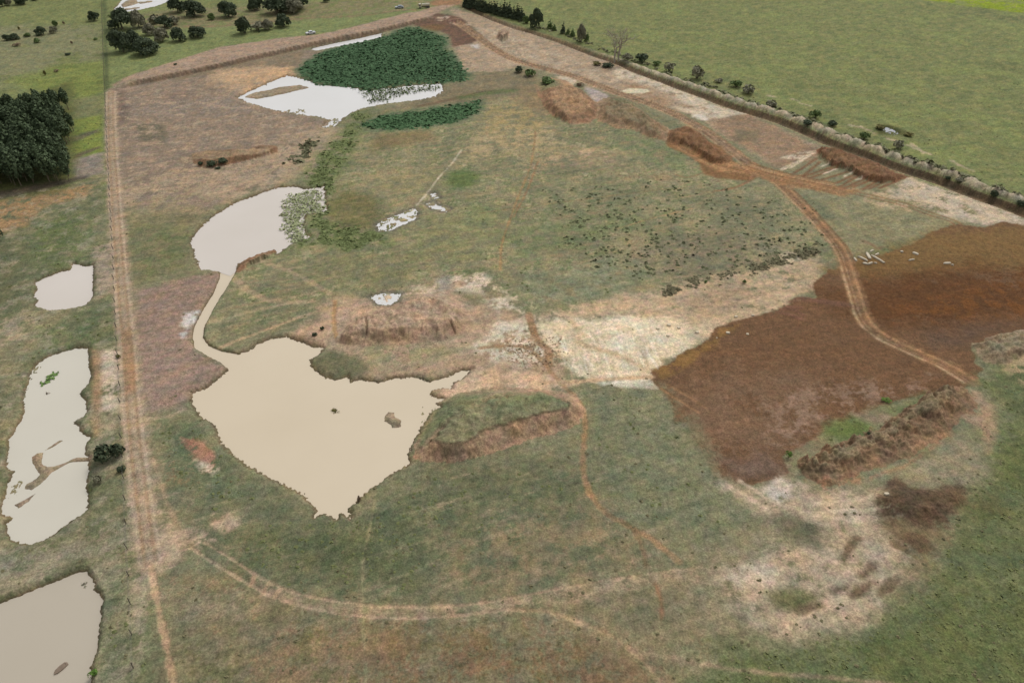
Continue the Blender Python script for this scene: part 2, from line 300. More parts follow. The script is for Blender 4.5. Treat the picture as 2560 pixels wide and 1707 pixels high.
layer(F([(2110,770),(2240,740),(2352,740),(2240,790),(2150,800)]), (98,80,66), 4, 5, .7)
# grey-green slope right of the grass mound
layer(F([(1360,900),(1510,895),(1545,970),(1580,972),(1620,1050),(1640,1100),(1760,1160),(1700,1240),(1500,1250),(1380,1180),(1340,1050)]), (124,124,95), 4, 4, .9)
layer(F([(1360,900),(1510,895),(1580,972),(1640,1100),(1700,1240),(1500,1250),(1340,1050)]), (106,108,82), 4, 4, .7, patch=.08)
# lower meadow
layer(F([(360,970),(440,960),(520,1040),(600,1090),(700,1150),(760,1200),(900,1150),(1000,1080),(1200,1040),(1330,1050),(1400,1180),(1480,1280),(1200,1370),(900,1380),(700,1350),(540,1290),(440,1250),(380,1120)]), (112,112,85), 4, 5, .9)
layer(F([(560,1230),(700,1200),(900,1180),(1000,1260),(900,1340),(700,1340),(580,1290)]), (90,98,66), 6, 6, .85, patch=-.15, ps='b')
layer(F([(860,1130),(1200,1070),(1330,1080),(1350,1180),(1150,1230),(900,1230)]), (98,104,76), 6, 6, .8, patch=-.1, ps='b')
layer(F([(360,970),(440,975),(500,1060),(560,1130),(480,1150),(400,1060)]), (92,106,76), 3, 4, .85)
LOW = F([(340,960),(450,1100),(560,1200),(760,1200),(1000,1080),(1330,1050),(1500,1240),(1700,1500),(1600,1640),(350,1640)])
layer(LOW, (138,124,98), 5, 6, .7, patch=.18); layer(LOW, (152,138,112), 3, 4, .6, patch=.42, ps='s'); layer(LOW, (130,104,78), 4, 4, .5, patch=.5, ps='b'); layer(LOW, (84,96,66), 4, 4, .5, patch=.45)
layer(F([(560,1230),(700,1200),(900,1180),(1000,1260),(900,1340),(700,1340),(580,1290)]), (90,97,68), 7, 7, .75, patch=-.5, ps='b'); layer(F([(860,1130),(1200,1070),(1330,1080),(1350,1180),(1150,1230),(900,1230)]), (98,104,76), 7, 7, .6, patch=-.3)
layer(F([(-900,480),(0,450),(240,420),(250,500),(290,900),(345,1300),(350,1640),(-1200,1900)]), (146,136,114), 3, 4, .6, patch=.25); layer(F([(-900,480),(0,450),(240,420),(250,500),(290,900),(345,1300),(350,1640),(-1200,1900)]), (86,92,66), 3, 4, .5, patch=.4, ps='s')
layer(F([(1000,1240),(1200,1180),(1400,1180),(1500,1280),(1300,1350),(1100,1370)]), (132,118,92), 6, 6, .75, patch=-.1)
layer(F([(400,1330),(600,1370),(900,1420),(1250,1420),(1500,1500),(1550,1700),(380,1700)]), (122,114,88), 5, 6, .9)
layer(F([(400,1330),(600,1370),(900,1420),(1250,1420),(1500,1500),(1550,1700),(380,1700)]), (134,112,86), 5, 6, .7, patch=.15, ps='b')
layer(F([(400,1330),(600,1370),(900,1420),(1250,1420),(1500,1500),(1550,1700),(380,1700)]), (96,96,62), 5, 6, .6, patch=.3)
layer(F([(900,1480),(1300,1470),(1500,1560),(1500,1700),(850,1700)]), (118,92,68), 6, 6, .6, patch=.0, ps='b')
layer(F([(1300,1340),(1650,1320),(1700,1400),(1600,1480),(1450,1480),(1250,1400)]), (128,118,92), 4, 5, .8)
layer(F([(380,1370),(560,1380),(560,1430),(440,1420)]), (152,136,112), 3, 4, .7, patch=.1)
layer(T(0, 854, [(1660,880),(1800,890),(1900,930),(2000,1100),(1960,1160),(1900,1210),(1820,1100),(1720,980)]), (156,116,96), .8, 1.6, .9, patch=-.3)
layer(T(0, 854, [(1800,1080),(1950,1140),(2020,1160),(1940,1230),(1860,1190)]), (200,184,160), .8, 1, .8, patch=-.2)
layer(T(0, 1280, [(1950,120),(2050,30),(2200,50),(2180,120),(2060,170)]), (188,162,136), 1, 1, .9, patch=-.5)
layer(T(0, 1280, [(1250,-100),(1420,0),(1500,120),(1900,200),(1880,280),(1700,350),(1560,500),(1420,520),(1280,500),(1230,300)]), (178,156,132), 1.5, 2.5, .9, patch=-.15)
layer(T(0, 854, [(900,100),(1060,60),(1130,200),(1100,560),(1060,660),(930,640),(900,400)]), (190,174,152), 1.2, 1.6, .95, patch=-.35)
layer(T(0, 854, [(830,60),(930,100),(930,640),(900,860),(860,870),(840,640),(850,300)]), (158,128,96), .8, .6, .8)
layer(T(0, 854, [(1150,720),(1230,700),(1330,1100),(1450,1568),(1180,1568),(1170,1100)]), (180,162,140), 1.2, 1.5, .85, patch=-.25)
layer(T(0, 1280, [(1190,0),(1400,0),(1380,400),(1330,900),(1300,1300),(1220,1280),(1200,700)]), (160,148,126), 1.2, 1.5, .7, patch=-.2)
layer(T(0, 854, [(860,640),(1080,660),(1100,840),(900,880)]), (156,144,116), 1.5, 2, .85)
layer(T(0, 427, [(860,700),(1020,660),(1040,1100),(880,1180),(860,900)]), (160,144,124), 1.2, 1.5, .9, patch=-.4)
# lower right: dug pale ground and meadow
layer(F([(2100,1150),(2240,1100),(2292,1000),(2290,920),(2240,880),(2300,830),(2800,760),(2900,1900),(1600,1900),(1600,1568),(1660,1500),(1800,1475),(1960,1450),(2080,1330)]), (100,108,72), 3, 4)
layer(F([(2100,1150),(2292,1000),(2300,830),(2800,760),(2900,1900),(1600,1900),(1700,1500),(2080,1330)]), (92,100,58), 6, 8, .7, patch=.0, ps='b')
layer(F([(1600,1250),(1780,1180),(1900,1120),(2080,1090),(2240,1020),(2270,1080),(2200,1200),(2150,1280),(2080,1360),(1960,1450),(1800,1475),(1680,1450),(1600,1380)]), (136,128,102), 3, 4, .9)
RIM = F([(1650,1110),(1780,1150),(1790,1100),(1840,1120),(1960,1135),(2030,1130),(2020,1180),(2080,1240),(2100,1300),(2050,1360),(1960,1440),(1850,1462),(1750,1430),(1690,1400),(1650,1340),(1700,1290),(1780,1250),(1900,1270),(1900,1225),(1770,1190)])
layer(RIM, (172,154,130), 2, 3, .95, patch=-.45)
layer(F([(1760,1190),(1830,1180),(1890,1210),(1880,1260),(1800,1230)]), (108,104,82), 1.2, 1.5, .9)
layer(F([(1760,1360),(1840,1355),(1890,1370),(1850,1405),(1780,1400)]), (98,100,64), 1.5, 2, .9)
layer(F([(1730,1120),(1790,1100),(1820,1120),(1800,1160),(1770,1150)]), (192,178,160), 1, 1.5, .9, patch=-.3)
layer(T(1920, 1280, [(600,760),(720,700),(720,760),(500,900),(350,960),(60,1150),(0,1100),(200,980)]), (190,166,138), 1.2, 1.2, .8, patch=-.4)
for a_, b_ in (([(1330,760),(1500,735),(1680,710)], .8), ([(1390,792),(1540,780),(1670,768)], .8), ([(1210,740),(1400,800),(1600,830)], .9)):
    track(Z(1280, 853, 2352/1280, a_), (190,172,146), b_, .3, .8, .3)
layer(Z(1280, 853, 2352/1280, [(930,1040),(1100,1020),(1240,1050),(1200,1110),(1060,1130),(960,1090)]), (190,174,152), 1.5, 2, .8, patch=-.2)
for q in ([(780,250),(830,240),(760,300),(700,400),(690,440)], [(970,480),(900,560),(860,590)], [(940,650),(860,720),(760,770)], [(1180,620),(1100,690),(1030,740)], [(720,700),(640,720),(590,730)], [(480,860),(380,870),(280,910)], [(1150,290),(1230,330),(1320,380)]):
    track(T(1920, 1280, q), (98,84,64), 1.4, .5, .85, .6, rut=.25)
layer(F([(2090,1200),(2150,1240),(2120,1330),(2060,1380),(2080,1290)]), (118,100,72), 3, 3, .7, patch=-.2)
layer(F([(2000,1190),(2040,1180),(2150,1190),(2190,1200),(2160,1240),(2080,1245),(2020,1215)]), (122,104,76), 2, 3, .85, patch=-.4)
layer(F([(2012,1185),(2030,1110),(2060,1088),(2085,1110),(2120,1125),(2200,1105),(2235,1125),(2215,1165),(2180,1190),(2150,1215),(2100,1205),(2060,1190),(2030,1200)]), (92,75,58), 1.2, 3, .97, patch=-.6)
layer(F([(2070,1235),(2110,1225),(2150,1262),(2120,1275)]), (98,80,60), 1, 1.5, .9)
layer(F([(2180,1150),(2290,1140),(2300,1180),(2200,1180)]), (98,84,56), 3, 3, .7)
layer(F([(1890,975),(1960,955),(2010,970),(2000,1000),(1950,1010),(1900,1005)]), (92,116,60), 2, 2, .9)
layer(F([(1990,945),(2060,930),(2140,905),(2090,945),(2060,965)]), (104,112,70), 2, 2, .8)
layer(F([(1960,950),(2030,945),(2060,965),(2010,975)]), (144,124,104), 1.5, 2, .8)
layer(F([(2300,800),(2360,790),(2420,800),(2420,900),(2352,890),(2310,850)]), (166,146,112), 1.5, 3, .9, patch=-.3)
layer(F([(2180,1020),(2230,1030),(2250,1080),(2190,1100),(2130,1110),(2060,1090)]), (144,132,106), 2, 3, .85)
layer(F([(2150,940),(2240,900),(2285,930),(2285,1010),(2270,1040),(2250,980),(2200,960)]), (158,134,108), 1.2, 1.5, .9, patch=-.35)
layer(T(1920, 0, [(960,1170),(1080,1140),(1180,1160),(1320,1230),(1280,1250),(1180,1240),(1020,1240),(980,1200)]), (82,84,44), 1.2, 1.5, .95)
for q in ([(750,1150),(900,1180),(980,1230)], [(1100,1270),(1180,1300)], [(1270,1330),(1380,1380),(1500,1420)], [(1320,1320),(1420,1400)], [(1680,1480),(1780,1530),(1880,1568)], [(0,880),(60,890)], [(210,910),(280,930)], [(300,950),(390,975)]):
    track(T(1920, 0, q), (176,158,130), 1.4, .5, .8, .8, patch=-.4)
# wet brown corner at the top
layer(F([(935,45),(1000,30),(1060,40),(1080,60),(1110,85),(1085,100),(1040,108),(1030,80),(1000,68),(950,60)]), (108,84,68), 1.5, 2)
layer(Z(960,0,7.35, [(650,480),(900,450),(1150,470),(1000,580),(720,540)]), (116,90,58), 2, 3, .7)
layer(Z(960,0,7.35, [(900,0),(1450,0),(1470,80),(1290,110),(1100,150),(900,120),(820,60)]), (146,112,82), 1.5, 3, .95)
layer(Z(960,0,7.35, [(1000,320),(1200,300),(1200,340),(1040,390),(950,380)]), (188,166,142), .8, 2, .8, patch=-.1)
layer(Z(960,0,7.35, [(1220,430),(1400,420),(1560,450),(1640,460),(1500,470),(1600,570),(1400,490)]), (198,178,152), .8, 1.5, .8, patch=-.2)
layer(Z(960,0,7.35, [(1600,820),(1740,820),(1740,900),(1620,880)]), (192,186,180), 1.5, 2, .9, patch=-.2)
# pinkish crest band of the far bank
layer(F([(420,140),(500,110),(640,93),(740,86),(900,45),(1000,15),(1045,12),(980,42),(850,74),(700,101),(560,136),(400,163),(262,202),(258,196)]), (162,138,118), 1.2, 1.2, .95)
# ------------------------------------------------------------------ tracks
ROAD = F([(256,212),(255,300),(262,400),(268,500),(275,600),(285,700),(295,800),(301,900),(311,1000),(320,1080),(333,1180),(348,1290)])
track(ROAD, (164,144,120), 4.4, 1.0, .95, .5, tag=3)
for s, c in ((-1.35, (180,160,136)), (-.6, (152,128,102)), (1.0, (154,128,100)), (1.7, (176,156,132))):
    wtrack(offset_line(ROAD, s), c, .55, .3, .75, .12, .06)
track(F([(292,760),(298,820),(302,900)]), (152,120,90), 2.0, .8, .8, .5)
track(F([(345,1290),(356,1350),(368,1420),(384,1490),(400,1580),(412,1650)]), (174,148,118), .9, .3, .9, .35, rut=.12, tag=4)
ARC1 = F([(440,1258),(500,1298),(560,1335),(620,1368),(700,1392),(780,1408),(860,1416),(960,1418),(1060,1412),(1180,1396)])
ARC2 = F([(470,1245),(530,1282),(590,1322),(650,1352),(720,1372),(800,1385),(900,1393),(1000,1394),(1100,1385),(1210,1365),(1340,1340),(1480,1318),(1590,1305)])
track(ARC1, (168,146,120), .55, .22, .9, .22, rut=.1, tag=5, patch=-.9); track(ARC2, (168,146,118), .5, .22, .85, .22, rut=.1, tag=5, patch=-.9)
layer(F([(600,1340),(700,1380),(900,1400),(1100,1392),(1300,1350),(1480,1320),(1660,1300),(1680,1320),(1480,1345),(1300,1380),(1150,1410),(900,1418),(700,1400),(590,1360)]), (158,138,112), 1, 1.5, .7, patch=-.3)
for a, b in (((618,1337),(604,1362)), ((641,1352),(630,1374)), ((585,1325),(575,1345))): track(F([a, b]), (176,146,116), .7, .3, .8)
track(F([(1180,1398),(1260,1402),(1330,1425),(1400,1455),(1450,1490),(1500,1540),(1560,1620)]), (166,142,112), .7, .4, .85, .35, rut=.1)
track(F([(1450,1490),(1540,1510),(1640,1530),(1760,1545),(1900,1556),(2050,1572)]), (148,130,104), .6, .35, .8, .3)
track(F([(862,1145),(855,1180),(845,1230),(832,1300),(832,1360),(836,1385),(834,1440),(838,1500),(842,1580)]), (142,134,102), .5, .25, .6, .25, patch=-.5)
layer(T(0,854,[(1290,700),(1500,690),(1700,600),(1740,620),(1560,700),(1350,730)]), (172,152,126), .6, .6, .8)
track(F([(350,1050),(380,1150),(410,1210),(440,1250)]), (160,140,112), .9, .5, .8, .4)
# middle paths
HAUL1 = F([(1040,45),(1085,75),(1130,110),(1180,138),(1240,155),(1310,172),(1370,195),(1420,214),(1480,232),(1550,262),(1620,300),(1680,345),(1740,390),(1790,415)])
track(HAUL1, (130,106,84), 3.6, .7, .95, .5, tag=6)
for s, c in ((-1.3, (108,78,58)), (1.3, (110,80,58)), (0.1, (160,132,104)), (-2.1, (172,146,116)), (2.2, (168,140,110))):
    wtrack(offset_line(HAUL1, s), c, .7, .3, .85, .15, .07)
HAUL2 = F([(1780,412),(1815,445),(1860,490),(1905,540),(1935,580),(1950,630),(1965,680),(1978,730),(2010,765),(2070,795),(2140,825),(2190,850),(2225,875)])
track(HAUL2, (138,108,78), 4.0, .8, .9, .5, tag=6)
for s, c in ((-1.25, (162,126,92)), (1.25, (162,128,94)), (0, (112,84,62)), (-2.2, (118,88,62))):
    wtrack(offset_line(HAUL2, s), c, .6, .3, .85, .12, .05)
for HL in (HAUL1, HAUL2):
    for k in range(9): wtrack(offset_line(HL, rng.uniform(-2.7, 2.7)), [(172,146,114), (110,80,56), (146,114,82)][k % 3], .35, .2, .8, .25, .05, patch=rng.uniform(-.5, .2))
layer(T(1280, 0, [(1410,1290),(1440,1200),(1600,1155),(1700,1200),(1800,1290),(1920,1340),(2060,1500),(2300,1600),(2200,1660),(1900,1640),(1760,1600),(1700,1480),(1560,1400),(1430,1350)]), (128,96,64), .8, 1.2, .97, tag=6)
layer(T(1280, 0, [(1480,1290),(1600,1310),(1750,1380),(2000,1480),(2250,1540),(2250,1600),(1900,1570),(1650,1450),(1480,1340)]), (166,126,88), 1.2, 1, .95, tag=6)
layer(Z(1900,340,5.88, [(-300,380),(0,480),(250,540),(600,600),(900,650),(1200,760),(1500,800),(1250,900),(1000,850),(750,790),(500,760),(200,680),(0,620),(-150,560)]), (152,118,84), 1.2, 2, .97, tag=6)
for k in range(14):
    a_ = rng.uniform(0, 1); q = [(1480+60*a_, 1270+90*a_), (1700, 1360+110*a_), (1950, 1470+90*a_), (2200, 1540+60*a_)]
    track(T(1280, 0, q), [(176,142,104), (116,84,56), (150,116,80)][k % 3], .4, .25, .8, .15, rut=.05, patch=-.4)
    b_ = rng.uniform(-60, 110); q = [(-180, 420+b_), (250, 560+b_), (700, 660+b_), (1100, 730+b_*.8)]
    track(Z(1900,340,5.88, q), [(172,138,100), (120,88,60), (148,112,78)][k % 3], .4, .25, .8, .15, rut=.05, patch=-.4)
for q in ([(-200,430),(200,570),(700,680),(1200,800)], [(-150,480),(200,640),(700,740),(1100,860)]):
    track(Z(1900,340,5.88, q), (128,94,64), .8, .4, .7, .3)
FP = [((2180,330),(1480,600)),((830,330),(500,550)),((880,380),(620,600)),((1140,460),(740,620)),((1120,430),(640,600)),((1400,560),(1120,700)),((1450,580),(1160,760)),((1560,620),(1220,780)),((1650,640),(1350,760)),((1750,650),(1500,790)),((1900,640),(1600,780)),((1300,520),(900,650)),((2050,640),(1750,770))]
for a, b in FP[1:]:
    track(Z(1900,340,5.88, [a, b]), (124,92,66), 1.1, .4, .9, .3, rut=.1)
for a, b in (((700,300),(300,490)),((740,290),(330,500)),((630,360),(440,470)),((1130,480),(940,550)),((1350,540),(1230,600)),((1030,400),(900,450)),((1560,610),(1400,650)),((820,240),(560,340))):
    track(Z(1900,340,5.88, [a, b]), (204,186,160), .6, .3, .9, .2)
layer(Z(1900,340,5.88, [(310,320),(520,250),(820,220),(700,290),(560,330),(450,350)]), (196,178,154), .8, 1.2, .9, patch=-.3)
ruts(Z(1920,427,3.672, [(780,200),(1000,250),(1300,320),(1500,400),(1700,460),(1760,510)]), None, (130,100,72), 2.0, rw=.9)
track(T(1920,427,[(850,640),(950,670),(1000,720),(1050,700)]), (124,98,76), 1.2, .4, .7)
for q in ([(200,1210),(300,1160),(450,1190),(700,1220)], [(120,1270),(250,1280),(330,1330)], [(160,1250),(300,1260)], [(60,1290),(220,1330),(320,1370)], [(300,1180),(600,1230),(760,1240)]):
    track(T(1920,427,q), (116,84,66), 1.3, .4, .9, .3, rut=-.1)
ruts(T(1280,854,[(1400,410),(1560,510),(1750,630)]), None, (152,116,84), 2.2, rw=.5)
for q in ([(1900,1290),(2100,1400),(2330,1530)], [(2090,1280),(2230,1360),(2350,1450)], [(1960,1300),(2150,1420),(2300,1500)]):
    track(T(1280,854,q), (186,166,142), .8, .3, .85, .3)
# animal and truck paths across the middle
PATHS = [(F([(1100,800),(1150,795),(1215,795),(1240,825),(1270,860),(1310,900),(1340,935),(1345,985),(1338,1040),(1342,1110),(1372,1160),(1400,1185),(1440,1205),(1500,1240),(1560,1290)]), (152,124,92), 1.1),
 (F([(1400,1185),(1455,1210),(1478,1260),(1482,1300)]), (128,108,82), .8), (F([(1505,1340),(1520,1380),(1520,1420)]), (134,104,76), .6),
 (F([(1230,300),(1222,380),(1190,450),(1170,510),(1150,560),(1150,620)]), (148,120,84), .6), (F([(1235,370),(1215,430),(1180,500)]), (144,112,80), .5),
 (F([(1100,490),(1250,470),(1400,450),(1560,430),(1640,445)]), (138,120,86), .5), (F([(1420,525),(1500,500),(1590,480)]), (156,132,96), .5),
 (F([(1060,345),(1035,380),(1005,410),(985,440),(950,480),(930,500)]), (196,184,158), .5),
 (F([(540,640),(560,660),(600,685),(650,695),(720,690)]), (164,144,114), 1.8), (F([(600,600),(660,620),(730,655),(780,690)]), (158,142,112), 1.5),
 (F([(500,800),(560,775),(640,745),(720,715),(800,695)]), (174,152,120), .8), (F([(520,790),(600,760),(700,725),(790,700)]), (170,148,116), .7),
 (F([(480,740),(560,720),(680,690)]), (158,144,112), 1.2), (F([(770,690),(765,740),(775,780)]), (168,132,92), 1.0),
 (F([(1250,880),(1400,870),(1500,865)]), (190,160,128), 1.2), (F([(1215,720),(1225,760),(1240,790),(1262,800),(1260,840)]), (146,114,84), 1.8),
 (F([(1640,440),(1700,430),(1740,400),(1700,385)]), (138,104,76), 1.0), (F([(1550,400),(1580,410),(1620,395)]), (138,108,80), .7)]
for p, c, wd in PATHS: track(p, c, wd, .35, .85, .35, rut=.05, patch=-.75)
# ------------------------------------------------------------------ relief: banks, ditch, mounds
def pts_of(P): return [(float(a), float(b)) for a, b in P]
# far bank: land beyond the cut stands higher and its edge faces the site
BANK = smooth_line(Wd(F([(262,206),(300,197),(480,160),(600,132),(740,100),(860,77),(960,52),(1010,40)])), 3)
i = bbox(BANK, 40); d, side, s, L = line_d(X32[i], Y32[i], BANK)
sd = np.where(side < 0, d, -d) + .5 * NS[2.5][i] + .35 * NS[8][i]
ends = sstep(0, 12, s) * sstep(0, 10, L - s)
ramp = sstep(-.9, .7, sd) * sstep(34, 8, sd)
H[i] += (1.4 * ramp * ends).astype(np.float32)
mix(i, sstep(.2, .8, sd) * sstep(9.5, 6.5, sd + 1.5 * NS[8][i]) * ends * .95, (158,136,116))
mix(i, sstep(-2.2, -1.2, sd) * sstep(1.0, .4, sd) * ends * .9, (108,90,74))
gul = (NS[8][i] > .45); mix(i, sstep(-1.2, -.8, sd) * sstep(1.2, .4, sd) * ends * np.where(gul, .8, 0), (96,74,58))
# ditch along the right with the earth thrown up on the field side
DL = smooth_line(Wd([(1140,12),(1161,21),(1247,60),(1354,92),(1426,119),(1485,142),(1545,162),(1580,180),(1661,210),(1743,240),(1825,272),(1920,300),(1988,327),(2070,365),(2138,387),(2192,408),(2247,430),(2328,453),(2410,487),(2492,517),(2560,544),(2800,640)]), 2)
i = bbox(DL, 20); d, side, s, L = line_d(X32[i], Y32[i], DL)
d = np.where(side < 0, d, -d)                         # + on the field side
kd = .45 + .55 * sstep(60, 260, s) * 1.0
kd = kd * sstep(0, 6, s); dd = d / kd + .35 * NS[2.5][i] + .15 * NS[.7][i]
base = H[i].copy()
tr = -1.5 * sstep(-.1, .9, dd) * sstep(5.6, 4.7, dd)
flute = .6 * NS[2.5][i] + .5 * NS[.7][i]
per = 6.5; ph = (s + 2.2 * NS[8][i]) / per; pid = np.floor(ph).astype(int); fr = ph - pid
hum = .25 + .8 * np.clip(1 - np.abs(fr - .5) * 2.1, 0, 1) ** .5 + .18 * NS[2.5][i]
lump = sstep(5.9, 8.6, dd + flute) * sstep(13., 9.6, dd + .4 * NS[2.5][i])
lh = 1.7 * lump * hum * (.15 + .85 * sstep(90, 150, s))
H[i] = base + (kd * (tr + lh)).astype(np.float32) + (lump * (.25 * NS[.7][i] + .25 * NS[2.5][i])).astype(np.float32)
mix(i, sstep(-.2, .2, dd) * sstep(6.3, 5.9, dd) * .92, (104,86,68))
mix(i, sstep(-1.0, -.2, dd) * sstep(.4, -.1, dd) * .5, (168,138,108))
pal = lump * sstep(90, 150, s)
mix(i, pal * .95, (190,176,152)); mix(i, pal * sstep(.2, .7, NS[2.5][i]) * .7, (138,124,100)); mix(i, pal * sstep(.22, .05, np.abs(fr - .5) * -1 + .5) * .6, (104,98,72)); mix(i, pal * sstep(.1, .5, NS['p'][i]) * .6, (176,160,138))
mix(i, sstep(5.2, 5.8, dd) * sstep(12., 8.5, dd) * (1 - sstep(90, 150, s)) * .85, (122,106,78))
mix(i, sstep(9.8, 11, dd) * sstep(16, 12, dd) * .55, (98,104,70))
TAG[i[(dd > 0.0) & (dd < 5.5) & (s > 3)]] = 7
pm = (lump > .12) & (s > 100); npile = 0
PILE0 = 40
for k in np.unique(pid[pm]):
    m = pm & (pid == k)
    if m.sum() > 60: TAG[i[m]] = PILE0 + npile; npile += 1
# mounds, each from the outline of its foot (level 0) and of its crest (level h)
def mound(outer, inner, h, tag, face=None, top=None, steep=4.0, rough=.25, fl=0.0, warp=.7, pw=.8, edge=None):
    O = Wd(outer); I = Wd(inner, h); i = bbox(O, 3)
    n = warp * (.6 * NS[2.5][i] + .4 * NS[8][i])
    so_ = poly_sd(X32[i], Y32[i], O) + n
    n = warp * (.9 * NS[2.5][i] + .5 * NS[8][i] + .3 * NS[.7][i])
    if fl: so_ = so_ + fl * np.abs(perlin(X[i] * 1.1, Y[i] * .4, 5)).astype(np.float32)
    si = poly_sd(X32[i], Y32[i], I) + n
    do = np.maximum(so_, 0); di = np.maximum(-si, 0); t = do / (do + di + 1e-4)
    t = np.where(si > 0, 1, np.clip(t, 0, 1)); ins = so_ > 0
    hh = h * (1 + .25 * NS[8][i]) * np.power(sstep(0, 1, t) * .5 + .5 * t ** 1.5, pw) + rough * t * (NS[2.5][i] * .9 + NS[.7][i] * .5 + NS[8][i] * .6)
    H[i] = np.where(ins, H[i] * (1 - t) + hh, H[i]).astype(np.float32)
    stp = sstep(steep * 1.25, steep * .8, do + di)
    a = np.where(ins, 1, 0) * sstep(0, .35, do)
    if top: mix(i, a * sstep(.3, .8, np.maximum(t, 1 - stp)) * .9, top)
    if face:
        mix(i, a * stp * sstep(1.0, .86, t) * .95, face)
        mix(i, a * stp * sstep(1.0, .86, t) * sstep(.1, .7, NS[8][i]) * .4, tuple(int(c * .86) for c in face))
        mix(i, a * stp * sstep(.45, .1, t) * .6, tuple(int(min(c * 1.12, 250)) for c in face))
    if edge: mix(i, a * stp * sstep(.8, .9, t) * sstep(1.01, .93, t), edge)
    TAG[i[ins & (so_ > .1)]] = tag
mound(F([(945,1052),(985,1060),(1040,1062),(1100,1050),(1180,1024),(1226,1006),(1285,992),(1326,975),(1345,945),(1318,905),(1240,893),(1150,888),(1060,900),(1010,925),(985,960),(955,1010)]),
      F([(996,1006),(1014,1011),(1038,1015),(1076,1008),(1100,988),(1114,980),(1176,963),(1251,943),(1300,934),(1308,922),(1250,910),(1160,915),(1090,930),(1050,962)]), 2.5, 10, (160,132,106), (126,122,92), 6.5, .3, .6, edge=(112,98,76))
layer(F([(955,990),(1010,925),(1060,900),(1120,905),(1060,950),(1000,1000),(960,1030)]), (112,116,84), 1.5, 1, .95, z=1)
layer(F([(1060,915),(1150,895),(1250,893),(1300,915),(1200,935),(1120,940)]), (108,116,84), 3, 3, .75, z=3, patch=-.2)
mound(F([(765,782),(830,793),(920,791),(1000,783),(1060,770),(1088,742),(1075,700),(1030,680),(960,674),(900,693),(840,722),(790,750)]),
      F([(788,766),(838,756),(913,751),(1013,746),(1035,738),(1048,712),(1005,696),(950,692),(890,712),(830,740)]), 1.9, 11, (160,136,112), (168,144,120), 5.0, .5, .5, warp=1.1)
for q in ([(1000,1360),(1030,1450),(1020,1540)], [(1780,1430),(1800,1460),(1830,1500)], [(1590,1195),(1640,1225),(1670,1240)], [(1290,1190),(1340,1220)]):
    track(T(640, 427, q), (84,62,46), .5, .2, .8, .2, rut=.4)
mound(F([(1825,1060),(1832,1090),(1860,1104),(1904,1116),(1972,1090),(2060,1070),(2114,1038),(2164,1000),(2205,968),(2250,940),(2235,905),(2190,884),(2135,905),(2085,938),(2030,972),(1955,1008),(1885,1042)]),
      F([(1850,1066),(1889,1064),(1964,1036),(2039,1001),(2089,964),(2139,934),(2192,905),(2190,893),(2130,920),(2080,950),(2030,985),(1960,1018),(1885,1050)]), 1.5, 12, (130,106,82), (134,116,90), 9, .9, .3, warp=1.8)
layer(F([(1850,1100),(1960,1100),(2060,1072),(2120,1040),(2170,1000),(2200,970),(2170,1010),(2080,1075),(1980,1105),(1900,1125)]), (158,120,92), .8, 1, .8, patch=-.2)
mound(F([(1225,195),(1265,180),(1300,185),(1340,212),(1372,238),(1388,256),(1355,282),(1310,285),(1270,268),(1245,238)]),
      F([(1262,212),(1290,200),(1330,208),(1358,238),(1342,256),(1300,262),(1275,240)]), 2.2, 13, (142,112,86), (160,128,98), 9, .8, .5, warp=1.2)
layer(T(1280, 0, [(200,720),(400,700),(450,780),(280,800)]), (106,112,80), 2, 2, .8, z=2)
mound(T(1280, 0, [(755,960),(850,895),(1000,885),(1170,950),(1300,1070),(1460,1200),(1420,1300),(1250,1265),(1100,1190),(950,1180),(790,1110)]),
      T(1280, 0, [(860,960),(1000,930),(1150,1010),(1290,1130),(1390,1215),(1300,1200),(1180,1130),(1000,1070),(870,1040)]), 1.8, 14, (142,118,92), (130,114,88), 9, .8, .5, warp=1.4)
layer(T(1280, 0, [(880,920),(1000,880),(1150,930),(1350,1040),(1560,1130),(1560,1170),(1350,1130),(1150,1000)]), (112,112,84), 1.5, 2, .8, z=1)
mound(T(1280, 0, [(1420,1260),(1440,1200),(1600,1155),(1700,1200),(1800,1290),(1900,1380),(2010,1440),(2000,1500),(1850,1500),(1700,1400),(1560,1330),(1450,1340)]),
      T(1280, 0, [(1470,1225),(1600,1180),(1690,1230),(1800,1330),(1940,1440),(1850,1440),(1700,1350),(1560,1280)]), 1.4, 15, (122,92,66), (122,92,66), 7, .8, .4, warp=1.5)
mound(Z(1900,340,5.88, [(830,215),(960,155),(1120,175),(1300,240),(1700,370),(2000,540),(2190,600),(2020,680),(1750,680),(1500,630),(1300,500),(1050,440),(900,340)]),
      Z(1900,340,5.88, [(900,225),(1000,200),(1150,235),(1400,330),(1700,440),(1950,585),(1800,590),(1500,530),(1350,440),(1150,380),(950,310)]), 1.5, 16, (120,88,64), (124,92,66), 9, .9, .4, warp=1.6)
mound(F([(440,352),(480,344),(560,345),(600,334),(637,334),(640,350),(600,362),(560,372),(520,380),(470,388),(443,376)]),
      F([(585,338),(628,337),(618,347),(560,356),(500,362),(470,364),(500,352)]), 1.3, 17, (118,92,70), (150,126,98), 5, .35)
mound(F([(536,624),(545,603),(575,588),(610,572),(632,566),(640,576),(612,592),(577,607),(552,627)]),
      F([(549,612),(578,594),(610,580),(628,574),(610,584),(577,600)]), 1.0, 18, (138,106,80), (140,110,84), 4, .25)
mound(Z(960,0,7.35, [(1150,410),(1250,350),(1420,325),(1475,360),(1420,400),(1260,425)]), Z(960,0,7.35, [(1240,380),(1300,355),(1420,345),(1440,360),(1390,372),(1270,392)]), 1.6, 19, (112,84,72), (140,112,92), 6, .2)
